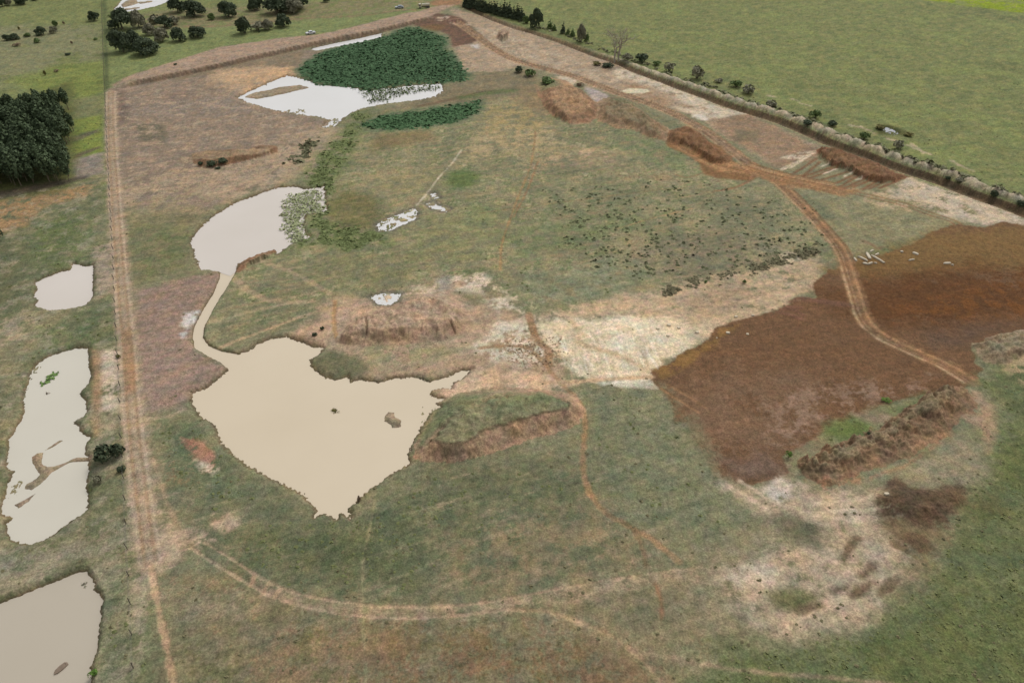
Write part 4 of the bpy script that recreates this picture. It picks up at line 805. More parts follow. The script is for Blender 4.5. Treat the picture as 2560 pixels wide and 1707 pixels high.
RT = [((870,150),190,150,'dark round tree nearest the right end of the top white pond',0), ((1070,190),250,160,'broad dark tree with a short trunk, second right of the top white pond',1),
 ((1272,235),85,70,'smallest lone tree on the strip between the broad trees and the bank',5), ((1470,200),210,160,'two lobed dark tree midway along the far row',2),
 ((1770,125),150,125,'middle sized dark tree high in the far meadow left of the big pair',3), ((2040,158),280,165,'big dark spreading tree, left of the touching pair at the top',0),
 ((2240,150),230,150,'big dark tree touching the spreading one at the top',4), ((1650,395),180,170,'very dark upright round tree with a black shade beside the leafless thicket',2),
 ((1935,352),130,105,'grey green tree right of the leafless thicket',4), ((2115,315),200,130,'dark umbrella shaped tree nearest the white car',3),
 ((1100,440),200,115,'dome shaped tree at the right end of the middle clump',1), ((885,485),170,135,'second tree from the right in the middle clump',0),
 ((690,490),170,140,'dull tree joining the middle clump to the large dark pair',4), ((500,640),310,180,'wide leaning dark tree at the lower right of the large clump',3),
 ((230,612),250,225,'tallest dark tree at the lower left of the large clump by the fence',2), ((385,575),210,190,'tree in the middle of the large dark clump by the fence',1),
 ((220,345),280,205,'large dark tree just under the left end of the top white pond',0), ((415,330),170,170,'thinner dark tree with light showing through under the top white pond',4),
 ((540,412),150,115,'grey green small tree between the upper and lower clumps',4), ((720,332),190,130,'low dark tree right of the grey one in the upper clump',1)]
for (x, y), w_, h_, lb, pr in RT: place_tree(260 + x / 4.704, y / 4.704, w_ * 1.12 / 4.704, h_ / 4.704, lb, pr, 'broad_tree')
for (x, y), w_, h_, lb, pr in [((1850,410),240,160,'lone dark slanting tree left of the fence line at the far meadow',1), ((1090,518),120,105,'upper small round tree of the four in the far left meadow',5),
 ((810,690),230,140,'largest dark tree of the four in the far left meadow',0), ((1060,655),160,120,'brownish right tree of the four in the far left meadow',4),
 ((150,795),170,105,'left tree of the low pair near the left edge',2), ((300,775),200,100,'right tree of the low pair near the left edge',0), ((540,725),140,75,'thin olive tree beside the low pair near the left edge',5),
 ((50,135),180,170,'dark tree cut by the top left corner',1), ((170,112),160,120,'greyish tree second from the top left corner',4), ((430,90),280,140,'dark tree third from the top left corner',2), ((690,14),160,90,'tree fourth from the top left corner, cut by the edge',3)]:
    place_tree(x / 7.84, y / 7.84, w_ / 7.84, h_ / 7.84, lb, pr, 'meadow_tree')
for px, py, w_, h_, lb, pr in [(742,22,60,40,'dark tree at the top edge left of the reed bed meadow',0), (645,24,34,30,'dark tree at the top edge above the umbrella shaped tree',2), (815,6,22,16,'small tree at the top edge right of the big pair',3)]:
    place_tree(px, py, w_, h_, lb, pr, 'meadow_tree')
# leafless thicket and other bushes
BU = {k: [bush_meshes(200 + 7 * j + len(k), LM[k], n_) for j in range(2)] for k, n_ in (('grey', 190), ('dark', 320), ('mid', 300), ('bright', 160), ('brown', 130), ('olive', 240))}
def bush(px, py, wpx, hpx, label, kind='grey', group=None, name='bush'):
    return place_tree(px, py, wpx, hpx * .8, label, random.randint(0, 1), name, 'bush', group, BU[kind], .75, 1.0, ('foliage', 'stem'))
def Tz(c, r, x, y): return (c + x * 640 / 2350, r + y * 640 / 2350)
q = 1 / 3.672
for px, py, w_, h_, lb, kd in [(260+1810/4.704, 365/4.704, 46, 34, 'pale leafless thicket between the very dark tree and the grey green tree', 'grey'),
 (260+1827/4.704, 385/4.704, 7, 6, 'tiny dark shrub below the leafless thicket', 'dark'), (260+840/4.704, 765/4.704, 12, 6, 'dark low shrub on the meadow edge above the far bank', 'dark'),
 (260+830/4.704, 290/4.704, 40, 28, 'grey bush right of the upper clump of trees', 'grey'), (260+600/4.704, 280/4.704, 46, 30, 'hazy grey bush in the middle of the upper clump', 'grey'),
 (740/7.84, 835/7.84, 22, 16, 'green shrub under the largest far left meadow tree', 'mid'), (320/7.84, 908/7.84, 24, 9, 'flat brown shrub left of the green shrub in the left meadow', 'brown'),
 (1420/7.84, 865/7.84, 10, 12, 'thin upright shrub in the middle of the left meadow', 'brown'), (1335/7.84, 1085/7.84, 18, 7, 'low dark shrub in the middle of the left meadow', 'dark'),
 (905/7.84, 1480/7.84, 12, 20, 'olive shrub above the plantation', 'olive'), (1105/7.84, 1412/7.84, 16, 9, 'brown shrub above the plantation', 'brown'), (1245/7.84, 485/7.84, 9, 12, 'little shrub right of the upper small round tree', 'brown'),
 (370/7.84, 590/7.84, 8, 13, 'spindly shrub above the low pair of trees', 'olive'), (2190/7.84, 330/7.84, 20, 8, 'low shrub just right of the fence near the top white pond', 'mid'),
 (240+0, 100, 14, 8, 'green scrub at the foot of the fence opposite the lone slanting tree', 'mid')]: bush(px, py, w_, h_, lb, kd)
for x, y, w_, h_, lb, kd in [(60,665,100,80,'dark green bush left of the haul road bend at the top','dark'), (160,700,120,90,'greener bush beside it left of the haul road','mid'), (765,600,110,50,'low scrub on the sandy ground under the bare trees','olive'), (890,618,130,55,'dark scrub at the lip of the ditch under the bare trees','dark'),
 (1190,570,150,110,'dark bush right of the bare trees on the ditch edge','dark'), (1060,560,130,90,'brownish bush at the foot of the bare trees','grey'), (1440,655,140,110,'grey bush on the ditch edge, second right of the bare trees','grey'), (1330,600,90,60,'small green bush on the ditch edge','mid'),
 (1695,722,180,160,'large round grey green bush on the ditch edge','grey'), (2060,800,130,90,'green bush between the earth piles','mid'), (2170,860,170,110,'grey bush on the meadow side of the earth piles','grey'), (1890,760,100,60,'dull bush behind the second earth pile','grey'),
 (625,790,90,50,'dark brown bush beside the haul road near the crossing','brown'), (330,760,160,50,'low green scrub on the mound left of the crossing','mid')]:
    bush(*Tz(1280, 0, x, y), w_ * q, h_ * q, lb, kd)
for x, y, w_, h_, lb, kd in [(30,985,150,90,'grey bush above the middle of the ditch','grey'), (430,1085,130,110,'green bush rising from the ditch edge','mid'), (590,1155,110,70,'dark bush right of the green one on the ditch edge','dark'), (350,1195,120,70,'dark bush hanging into the ditch','dark'),
 (880,1275,110,90,'green bush beside the deep gap in the earth piles','mid'), (1190,1365,140,110,'thin grey bush on the meadow below the bluish puddle','grey'), (1290,1245,110,40,'dark tussock right of the bluish puddle','olive'), (1010,1180,120,40,'dark tussock left of the bluish puddle','olive')]:
    bush(*Tz(1920, 0, x, y), w_ * q, h_ * q, lb, kd)
for x, y, w_, h_, lb, kd in [(2090,185,100,90,'dark bush on the earth piles near the right edge','dark'), (2310,330,110,80,'dark bush on the last earth pile at the right edge','dark'), (1770,80,110,60,'grey bush on the earth piles above the pale strip','grey'), (1660,30,60,50,'small dark bush above the pale strip','dark')]:
    bush(*Tz(1920, 427, x, y), w_ * q, h_ * q, lb, kd)
for x, y, w_, h_, lb in [(1845,1515,60,50,'leftmost bush in the hollow of the far earth mound'), (1950,1525,120,80,'middle bush in the hollow of the far earth mound'), (2045,1475,120,70,'upper right bush in the hollow of the far earth mound'), (1995,1550,60,30,'lowest bush in the hollow of the far earth mound')]:
    bush(*Tz(0, 0, x, y), w_ * q, h_ * q, lb, 'dark')
for x, y, w_, h_, lb, kd in [(965,1095,230,210,'big dark bush, left lobe, between the long pond and the road','dark'), (1090,1045,160,170,'big dark bush, right lobe, touching the road','dark'), (905,1292,120,110,'grey green bush below the big dark one','grey'), (1130,1185,90,80,'small dark bush beside the road below the big one','dark'),
 (1080,150,60,50,'small green bush beside the road above the pale piles','olive'), (470,500,110,90,'brown brushwood standing in the long pond, upper','brown'), (595,632,130,80,'brown brushwood standing in the long pond, lower','brown'), (600,1490,50,50,'tiny brown brushwood in the lower part of the long pond','brown'), (495,800,40,40,'tiny twig clump in the middle of the long pond','brown'),
 (1895,560,60,40,'small dark bush standing in the left corner of the heart shaped pond','dark')]:
    bush(*Tz(0, 854, x, y), w_ * q, h_ * q, lb, kd)
bush(*Tz(640, 854, 722, 685), 36, 28, 'yellowish brushwood standing alone in the heart shaped pond', 'olive'); bush(*Tz(640, 854, 940, 1465), 16, 22, 'dry bush on the lower right shore of the heart shaped pond', 'brown')
bush(*Tz(0, 1280, 790, 700), 34, 20, 'grey brushwood leaning into the corner pond', 'grey'); bush(*Tz(0, 1280, 860, 1490), 30, 22, 'bright green reeds on the right shore of the corner pond', 'bright')
bush(*Tz(1920, 854, 1085, 545), 24, 14, 'bright green plant in the edge of the brown field', 'bright'); bush(*Tz(1920, 854, 183, 1065), 18, 28, 'tall bright green plant at the lower corner of the brown field', 'bright'); bush(*Tz(1920, 854, 920, 868), 12, 10, 'dark bush on the green patch below the brown field', 'dark')
bush(*Tz(1280, 427, 2130, 1030), 11, 13, 'green plant on the pale earth above the brown field, right', 'mid'); bush(*Tz(1280, 427, 1780, 1025), 10, 9, 'green plant on the pale earth above the brown field, left', 'mid')
bush(*Tz(640, 427, 545, 1510), 16, 12, 'dark bush right of the inlet above the heart shaped pond', 'dark'); bush(*Tz(640, 427, 610, 1455), 14, 12, 'dark bush on the slope above the heart shaped pond', 'dark')
for x, y, lb in [(1500, 1700, 'dark tree cut by the bottom edge, left of two'), (1740, 1700, 'dark tree cut by the bottom edge, right of two')]:
    place_tree(*Tz(1280, 1280, x, y + 60), 230 * q, 30, lb, 0, 'broad_tree')
place_tree(-6, 427 + 640 * q, 40, 75, 'dark tree cut by the left edge below the plantation', 1, 'broad_tree')
# plantation: rows of young trees with grassy lanes between the blocks
GT = [slim_tree_meshes(300 + k, LM['grove'], 3.6 + .3 * (k % 3), 9) for k in range(6)]
A0, A1 = on(-60, 300)[:2], on(168, 262)[:2]; B1 = on(165, 452)[:2]
gx0 = on(-75, 360)[0]; n_g = 0
yA = on(100, 268)[1]; yB = on(100, 452)[1]
rowy = yB
edge_top = at(172, 262)[:2]; edge_bot = at(168, 444)[:2]
while rowy < yA:
    f = (rowy - yB) / (yA - yB)
    lane = any(abs(f - c) < .035 for c in (.36, .66, .86))
    xr = edge_bot[0] + (edge_top[0] - edge_bot[0]) * f + random.uniform(-2.2, 1.5) + 1.5 * math.sin(f * 14); slope = .24
    if not lane:
        xx = xr; 
        while xx > xr - 40 and n_g < 290:
            yy = rowy + (xx - xr) * slope + random.uniform(-.5, .5)
            pxl = 1280 + FPX * xx / (yy * cp + CAM_H * sp)
            if pxl > -60:
                t = thing('plantation_tree', 'slim dark green tree in the dense rows of the plantation', 'tree', (xx + random.uniform(-.8, .8), yy + random.uniform(-.5, .5), height(xx, yy)), random.uniform(0, 6.28), 'plantation trees at the left edge')
                s_ = random.uniform(.72, 1.2) * (.8 if f > .8 else 1); t.scale = (s_, s_, s_)
                for m_, n_ in zip(GT[n_g % 6], ('crown', 'trunk')): part(n_, m_, t)
                n_g += 1
            xx -= 3.1
    rowy += 2.9 if not lane else 1.5
print('plantation', n_g)
# conifers and others along the far end of the ditch
CT = [slim_tree_meshes(400 + k, LM['dark' if k < 3 else 'mid'], 2.6, 7, 420, .30, .08, True) for k in range(5)]
for k in range(24):
    f = k / 23; x = 95 + 600 * f + random.uniform(-8, 8); y = 78 + 140 * f + random.uniform(-6, 6); hz = random.uniform(110, 160)
    t = place_tree(1140 + x / 4.2, y / 4.2, 66 / 4.2, hz / 4.2, 'narrow dark green conifer in the dense row at the far ditch', k % 3, 'conifer', 'tree', 'dense row of conifers at the far ditch', CT, 7., 2.6)
for x, y, w_, h_, lb, pr in [(985,305,60,95,'light green conifer just right of the round dark tree',3), (1035,322,50,70,'second light green conifer right of the round dark tree',4), (1120,355,55,115,'tallest dark conifer of the loose row',1), (1178,370,50,80,'light green conifer right of the tallest one',3), (1228,384,55,85,'light green conifer before the brown tree',4), (1378,432,50,95,'last green conifer, right of the brown tree',3)]:
    place_tree(1140 + x / 4.2, y / 4.2, w_ / 4.2, h_ / 4.2, lb, pr, 'conifer', 'tree', None, CT, 7., 2.6)
place_tree(1140 + 840 / 4.2, 300 / 4.2, 38, 40, 'round dark tree taller than the conifers beside the far ditch', 0, 'broad_tree'); place_tree(1140 + 735 / 4.2, 245 / 4.2, 22, 17, 'small round tree between the dense conifers and the round dark tree', 5, 'broad_tree')
place_tree(1140 + 1315 / 4.2, 445 / 4.2, 27, 37, 'brownish thin tree near the end of the loose row', 4, 'broad_tree')
# two bare trees
def bare_mesh(seed, h):
    g = np.random.default_rng(seed); ts = []; tw = []
    def grow(p, d, L, r, dep_):
        e = p + d * L + g.normal(size=3) * L * .06; (ts if dep_ < 1 else tw).append(tube([p, (p + e) / 2 + g.normal(size=3) * L * .05, e], r * 1.5, r * .9, 5 if dep_ < 2 else 3))
        if dep_ >= 4: return
        for _ in range(3 if dep_ < 3 else 4):
            nd = d + g.normal(size=3) * .55; nd[2] = abs(nd[2]) * .8 + .15; nd /= np.linalg.norm(nd); grow(e if _ else (p + e) / 2, nd, L * g.uniform(.55, .8), r * .6, dep_ + 1)
    grow(np.zeros(3) - [0, 0, .3], np.array([.05, 0, 1.]), h * .4, .32, 0)
    a, b = join_tubes(ts); c, d = join_tubes(tw); return raw_mesh('trunk', a, 4, b, PALEBARK), raw_mesh('branches', c, 4, d, PALEBARK)
for px, py, lb, sd in ((1140 + 1668 / 4.2, 628 / 4.2, 'left of two tall bare pale trunked trees by the ditch', 1), (1140 + 1712 / 4.2, 636 / 4.2, 'right of two tall bare pale trunked trees by the ditch', 2)):
    x, y, z = on(px, py); t = thing('bare_tree', lb, 'tree', (x, y, z)); h = 88 / ppm(y) / math.cos(math.atan2(CAM_H, y))
    a, b = bare_mesh(sd, h * 1.0); part('trunk', a, t); part('branches', b, t)
# ------------------------------------------------------------------ reeds, tufts: nobody could count them
GLEAF = bpy.data.materials.new('clump_leaves'); GLEAF.use_nodes = True
_b = GLEAF.node_tree.nodes['Principled BSDF']; _a = N(GLEAF.node_tree, 'ShaderNodeAttribute', attribute_name='soil'); GLEAF.node_tree.links.new(_a.outputs['Color'], _b.inputs['Base Color'])
_b.inputs['Roughness'].default_value = .9; _b.inputs['Specular IOR Level'].default_value = .15
def scatter(name, label, pts, size, hgt, col=None, nbl=4, mixg=.5, lo=.7, hi=1.1, tilt=.5):
    """clumps of small leaves; each takes its own plant colour, partly the colour of the growth around it"""
    g = np.random.default_rng(len(name) * 7 + len(pts)); P = np.array(pts, float); n = len(P)
    if not n: return
    r = np.clip(np.searchsorted(yrow, P[:, 1]) - 1, 0, NY - 2); c_ = np.clip(np.searchsorted(tcol, P[:, 0] / dep[r]) - 1, 0, NX - 2)
    base = C[r * NX + c_].astype(float)
    if col is not None: base = base * mixg + np.asarray(alb(col)) * (1 - mixg)
    base = base * g.uniform(lo, hi, n)[:, None]
    s = size * g.uniform(.5, 1.35, n); co = []; cc = []
    for b in range(nbl):
        o = g.normal(size=(n, 2)) * .3 * s[:, None]; h_ = hgt * s / size * g.uniform(.2, 1.0, n) * (1 - .25 * b / nbl)
        c = P + np.stack([o[:, 0], o[:, 1], h_], 1)
        nr = np.stack([o[:, 0] / s * 1.2 + g.normal(size=n) * tilt, o[:, 1] / s * 1.2 + g.normal(size=n) * tilt, np.ones(n)], 1); nr /= np.linalg.norm(nr, axis=1)[:, None]
        u = np.cross(nr, g.normal(size=(n, 3))); u /= np.linalg.norm(u, axis=1)[:, None]; v_ = np.cross(nr, u); k1 = (s * .5)[:, None]
        co.append(np.stack([c - u * k1 - v_ * k1 * .6, c + u * k1 * .8 - v_ * k1 * .8, c + u * k1 + v_ * k1 * .7, c - u * k1 * .6 + v_ * k1], 1))
        cc.append(np.repeat((base * g.uniform(.85, 1.15, n)[:, None])[:, None], 4, 1))
    co = np.concatenate(co).reshape(-1, 3); cc = np.concatenate(cc).reshape(-1, 3)
    mt = GLEAF.copy(); nt_ = mt.node_tree; pb = nt_.nodes['Principled BSDF']; bm_ = base.mean(0)
    for l_ in list(pb.inputs['Base Color'].links): nt_.links.remove(l_)
    ge_ = N(nt_, 'ShaderNodeNewGeometry'); no_ = N(nt_, 'ShaderNodeTexNoise'); no_.inputs['Scale'].default_value = .35; no_.inputs['Detail'].default_value = 4; nt_.links.new(ge_.outputs['Position'], no_.inputs['Vector'])
    mi_ = N(nt_, 'ShaderNodeMix', data_type='RGBA'); nt_.links.new(no_.outputs['Fac'], mi_.inputs[0]); mi_.inputs[6].default_value = (*(bm_ * .7), 1); mi_.inputs[7].default_value = (*(bm_ * 1.3), 1); nt_.links.new(mi_.outputs[2], pb.inputs['Base Color'])
    me = raw_mesh(name, co, 4, np.arange(len(co)), mt); a = me.attributes.new('soil', 'FLOAT_COLOR', 'POINT'); q4 = np.ones((len(cc), 4), np.float32); q4[:, :3] = np.clip(cc, .01, .8); a.data.foreach_set('color', q4.ravel())
    o = bpy.data.objects.new(name, me); COL.objects.link(o); o['kind'] = 'stuff'; o['label'] = label; return o
dense = (np.arange(X.size) // NX > 17) & (np.arange(X.size) // NX < 785) & (np.abs(np.repeat(tcol[None], NY, 0).ravel()) < .77)
def pick(poly, n, dens=None, z=0, fr=2.0):
    P = Wd(poly, z); i = bbox(P, 1); s = poly_sd(X32[i], Y32[i], P) + 1.2 * NS[2.5][i] - np.abs(rng.normal(0, fr, len(i))); i = i[(s > 0)]
    w_ = gap[i] * (.0 + 1.0) if dens is None else dens(i); w_ = np.maximum(w_, 0); 
    k = rng.choice(i, min(n, len(i)), replace=False, p=w_ / w_.sum())
    j = rng.uniform(-.5, .5, (len(k), 2)) * np.stack([dep[k // NX] * .0014, gap[k]], 1)
    return np.stack([X[k] + j[:, 0], Y[k] + j[:, 1], H[k]], 1)
scatter('reed_bed_plants', 'dense dark green reeds of the large far reed bed', pick(RE1, 10000, lambda i: (.15 + np.clip(NS['p'][i] + .7, 0, 1)) * np.where(poly_sd(X32[i], Y32[i], Wd(F([(905,172),(1035,150),(1085,185),(980,200),(880,206)]))) + 2 * NS[8][i] > 0, .22, 1), fr=5.0), 1.2, .10, (76,112,78), 3, .4, .92, 1.2, .10)
scatter('reed_bed_plants', 'dense green reeds of the smaller reed bed', pick(RE2, 3600, lambda i: .15 + np.clip(NS['p'][i] + .7, 0, 1), fr=4.0), 1.2, .12, (80,116,78), 3, .35, .92, 1.25, .12)
scatter('marsh_plants', 'green marsh plants along the pond shore', pick(F([(800,255),(860,262),(830,290),(825,330),(790,380),(770,430),(760,500),(880,535),(890,560),(800,578),(720,560),(650,580),(700,540),(715,500),(745,470),(745,430),(700,430),(690,410),(740,340),(790,300)]), 900, lambda i: np.clip(NS['p'][i] + .1, 0, 1) + .02), .8, .08, (104,124,78), 4, .75, 1.05, 1.3, .12)
sp_ = pick(F([(652,445),(745,428),(750,495),(702,497),(705,550),(660,560),(640,520)]), 900); sp_[:, 2] = np.maximum(sp_[:, 2], -.6)
scatter('emergent_reeds', 'pale green reeds standing in the water of the upper pond', sp_, .5, .5, (158,164,124), 2, .0, .9, 1.25, .3)
sp_ = pick(F([(820,205),(1015,192),(1018,206),(940,215),(880,235),(850,240)]), 420); sp_[:, 2] = np.maximum(sp_[:, 2], -.55)
scatter('emergent_reeds', 'sparse reeds standing in the bright white water', sp_, .6, .7, (104,116,80), 2, .0, .7, 1.2)
sp_ = pick(T(0, 854, [(340,370),(400,320),(540,240),(560,260),(440,350),(360,410)]), 160); sp_[:, 2] = -.66
scatter('water_plants', 'bright green floating plants in the long pond', sp_, .6, .2, (128,156,92), 3, 0)
scatter('shore_plants', 'low green plants on the dry shore above the channel', pick(T(640, 0, [(250,1500),(350,1400),(480,1250),(580,1240),(600,1330),(520,1420),(440,1500),(300,1530)]), 130, lambda i: np.clip(NS['p'][i], 0, 1) + .01), .9, .2, (96,112,78), 3, .4)
ii = np.nonzero(dense & (grass > .25) & (TAG == 0) & (NS['p'] + NS['b'] * .5 + rng.normal(0, 1.2, X.size) > .1) & (H > -.25))[0]
kk = rng.choice(ii, 2600, replace=False, p=(grass[ii] / grass[ii].sum()))
scatter('grass_tufts', 'dark grass tufts scattered over the grassland', np.stack([X[kk], Y[kk], H[kk]], 1), .45, .06, None, 4, 1, .95, 1.12, .08)
ii = np.nonzero(dense & (TAG == 0) & (NS['p'] + NS['b'] + rng.normal(0, 1., X.size) > .9) & (H > -.25))[0]; kk = rng.choice(ii, 800, replace=False)
scatter('dry_tufts', 'dark dry tussocks on the nearer ground', np.stack([X[kk], Y[kk], H[kk]], 1), .34, .12, (96,90,64), 4, .8, .82, 1.05, .2)
scatter('brush', 'dark brush along the edge of the pale earth', pick(F([(1480,672),(1600,632),(1750,596),(1880,556),(1900,580),(1780,620),(1640,648),(1540,684)]), 420, lambda i: np.clip(NS['p'][i] + .1, 0, 1) + .01), .55, .2, (84,90,66), 3, .5, .8, 1.15, .3)
i_ = bbox(DL, 20); d_, sd_2, s_2, L_2 = line_d(X32[i_], Y32[i_], DL); m_ = (sd_2 < 0) & (d_ > 9) & (d_ < 13 + 3 * NS[8][i_]) & (s_2 > 5) & dense[i_] & (NS['p'][i_] + .4 * NS[2.5][i_] > .0)
k_ = rng.choice(i_[m_], 420, replace=False)
scatter('ditch_scrub', 'low grey green scrub along the ditch bank', np.stack([X[k_], Y[k_], H[k_]], 1), 1.0, .5, (112,116,88), 4, .45, .85, 1.2, .4)
scatter('low_plants', 'small dark green plants dotted over the green flat', pick(F([(1250,440),(1500,400),(1700,430),(1880,480),(1930,560),(1800,600),(1600,630),(1450,650),(1300,600)]), 520, lambda i: np.clip(NS['p'][i] + .2, 0, 1) + .03), .6, .18, (80,94,62), 4, .5, .8, 1.1, .25)
scatter('dead_brush', 'brown dead brush on the white ground by the path', pick(F([(1130,790),(1220,760),(1300,770),(1310,830),(1240,860),(1160,830)]), 260), .3, .1, (150,122,92), 2, .4, .8, 1.1)
# ------------------------------------------------------------------ fence beside the road
FL = [at(*p)[:2] for p in ((254,2),(262,220),(272,430),(281,600),(290,800),(298,933),(302,1065),(312,1227),(317,1360),(328,1528),(334,1660),(338,1760))]
WOOD = plain_mat('weathered_wood', (98,90,78)); WIRE = plain_mat('wire', (120,118,112), .5, 4, .8)
def box(x0, x1, y0, y1, z0, z1):
    co = [(x, y, z) for z in (z0, z1) for y in (y0, y1) for x in (x0, x1)]
    return co, [0, 2, 3, 1, 4, 5, 7, 6, 0, 1, 5, 4, 2, 6, 7, 3, 0, 4, 6, 2, 1, 3, 7, 5]
fx0, fy0 = FL[-1]; fence = thing('wire_fence', 'long wire fence on wooden posts beside the straight dirt road', 'fence', (fx0, fy0, 0))
c_, i_ = tube([(0, 0, -.3), (0.01, 0, .7), (0, 0, 1.45)], .08, .065, 7); post_me = raw_mesh('post', c_, 4, i_, WOOD); post_me2 = post_me
pp = []; FLr = FL[::-1]; seg_i = 0; carry = 0
for a, b in zip(FLr[:-1], FLr[1:]):
    L = math.hypot(b[0] - a[0], b[1] - a[1]); t_ = carry
    while t_ < L: pp.append((a[0] + (b[0] - a[0]) * t_ / L, a[1] + (b[1] - a[1]) * t_ / L)); t_ += 5.6
    carry = t_ - L
for k, (x, y) in enumerate(pp):
    o = part('post', post_me, fence, (x - fx0 + random.uniform(-.05, .05), y - fy0, height(x, y))); o.rotation_euler = (random.uniform(-.06, .06), random.uniform(-.08, .08), random.uniform(0, 3)); s_ = random.uniform(.85, 1.12); o.scale = (1, 1, s_)
for hz in (.45, .85, 1.3):
    c_, i_ = tube([(x - fx0, y - fy0, height(x, y) + hz) for x, y in pp], .012, .012, 3); part('wire', raw_mesh('wire', c_, 4, i_, WIRE), fence)
# ------------------------------------------------------------------ vehicles
PAINT = {'white': plain_mat('white_paint', (222,224,226), .3, 1, 0, .5), 'beige': plain_mat('beige_paint', (196,190,166), .4, 1, 0, .5), 'silver': plain_mat('pale_grey_paint', (176,184,192), .3, 1, .2, .5)}
GLASS = plain_mat('dark_glass', (50,58,66), .1, 1, 0, .6); TYRE = plain_mat('tyre_rubber', (42,40,38), .9); RIM = plain_mat('rim_metal', (150,150,152), .4, 2, .6); LAMP = plain_mat('lamp_lens', (220,216,200), .2); RED = plain_mat('red_lens', (150,36,30), .3)
def prism(prof, y0, y1, mat, name, inset=0.0):
    n = len(prof); co = [(x, y0 + (inset if z > 1.2 else 0), z) for x, z in prof] + [(x, y1 - (inset if z > 1.2 else 0), z) for x, z in prof]
    me = bpy.data.meshes.new(name); me.from_pydata(co, [], [tuple(range(n))[::-1] if False else tuple(range(n)), tuple(range(2 * n - 1, n - 1, -1))] + [(i, i + n, (i + 1) % n + n, (i + 1) % n) for i in range(n)]); me.materials.append(mat); return me
def wheel(parent, x, y, r=.36, w_=.22):
    c, i = tube([(x, y - w_ / 2, r), (x, y + w_ / 2, r)], r, r, 14); co = list(c); m = len(c) // 2
    me = bpy.data.meshes.new('wheel'); fs = [tuple(i[k:k + 4]) for k in range(0, len(i), 4)] + [tuple(range(m)), tuple(range(2 * m - 1, m - 1, -1))]; me.from_pydata([tuple(v_) for v_ in co], [], fs); me.materials.append(TYRE)
    wo = part('wheel', me, parent); s = -1 if y < 0 else 1; yo = y + s * w_ / 2
    c, i = tube([(x, yo - .01, r), (x, yo + s * .012, r)], r * .58, r * .5, 10); m = len(c) // 2
    me = bpy.data.meshes.new('rim'); me.from_pydata([tuple(v_) for v_ in c], [], [tuple(i[k:k + 4]) for k in range(0, len(i), 4)] + [tuple(range(m)), tuple(range(2 * m - 1, m - 1, -1))]); me.materials.append(RIM); part('rim', me, wo)
def boxes(name, bs, mat, parent, label=None):
    co = []; idx = []
    for b in bs: c, i = box(*b); idx += [k + len(co) for k in i]; co += c
    return part(name, raw_mesh(name, co, 4, idx, mat), parent, label=label)
def car(loc, rz, paint, label, pickup=False):
    t = thing('pickup_truck' if pickup else 'parked_car', label, 'pickup' if pickup else 'car', loc, rz); P = PAINT[paint]
    part('body', prism([(-2.3,.35),(-2.35,.75),(-2.2,.95),(-1.0,1.02),(2.2,.98),(2.35,.8),(2.3,.35),(1.85,.33),(1.75,.62),(1.5,.72),(1.2,.62),(1.1,.33),(-1.0,.33),(-1.1,.62),(-1.4,.72),(-1.7,.62),(-1.8,.33)], -.88, .88, P, 'body'), t)
    cab = [(-1.1,1.0),(-.55,1.55),(.75 if pickup else 1.2,1.58),(1.0 if pickup else 1.95,1.0)]
    co_ = prism(cab, -.8, .8, P, 'cabin', .1); part('cabin', co_, t)
    boxes('side_window', [(-.6, .75, .79, .815, 1.1, 1.4)], GLASS, t); boxes('side_window', [(-.6, .75, -.815, -.79, 1.1, 1.4)], GLASS, t)
    me = bpy.data.meshes.new('windscreen'); me.from_pydata([(-1.09,-.68,1.06),(-1.09,.68,1.06),(-.62,.62,1.52),(-.62,-.62,1.52)], [], [(0,3,2,1)]); me.materials.append(GLASS); part('windscreen', me, t)
    if pickup: boxes('cargo_bed', [(1.02, 2.3, -.86, -.8, .98, 1.12), (1.02, 2.3, .8, .86, .98, 1.12), (2.24, 2.3, -.8, .8, .98, 1.12)], P, t)
    for y in (-.62, .62): boxes('headlight', [(-2.37, -2.33, y - .16, y + .16, .66, .82)], LAMP, t); boxes('tail_light', [(2.33, 2.37, y - .12, y + .12, .68, .86)], RED, t)
    boxes('bumper', [(-2.45, -2.35, -.85, .85, .38, .56)], RIM, t)
    for x in (-1.4, 1.48):
        for y in (-.8, .8): wheel(t, x, y)
    return t
x, y, z = on(777, 86); car((x, y, z), R(28), 'white', 'white pickup parked on the meadow edge above the reed bed', True)
x, y, z = on(960 + 285 / 7.35, 158 / 7.35); car((x, y, z), R(15), 'silver', 'pale grey car far off in the meadow left of the truck')
x, y, z = on(960 + 740 / 7.35, 150 / 7.35); tr_ = thing('tanker_truck', 'pale beige truck parked beside the brown corner at the top', 'truck', (x, y, z), R(12))
part('cab', prism([(-3.1,.6),(-3.15,1.4),(-2.9,2.2),(-1.7,2.3),(-1.6,.6)], -1.0, 1.0, PAINT['beige'], 'cab'), tr_)
me = bpy.data.meshes.new('windscreen'); me.from_pydata([(-3.17,-.85,1.45),(-3.17,.85,1.45),(-2.93,.85,2.15),(-2.93,-.85,2.15)], [], [(0,3,2,1)]); me.materials.append(GLASS); part('windscreen', me, tr_)
boxes('chassis', [(-3.0, 3.0, -.45, .45, .5, .75)], TYRE, tr_); boxes('side_window', [(-2.8, -2.0, 1.0, 1.02, 1.4, 2.0)], GLASS, tr_); boxes('side_window', [(-2.8, -2.0, -1.02, -1.0, 1.4, 2.0)], GLASS, tr_)
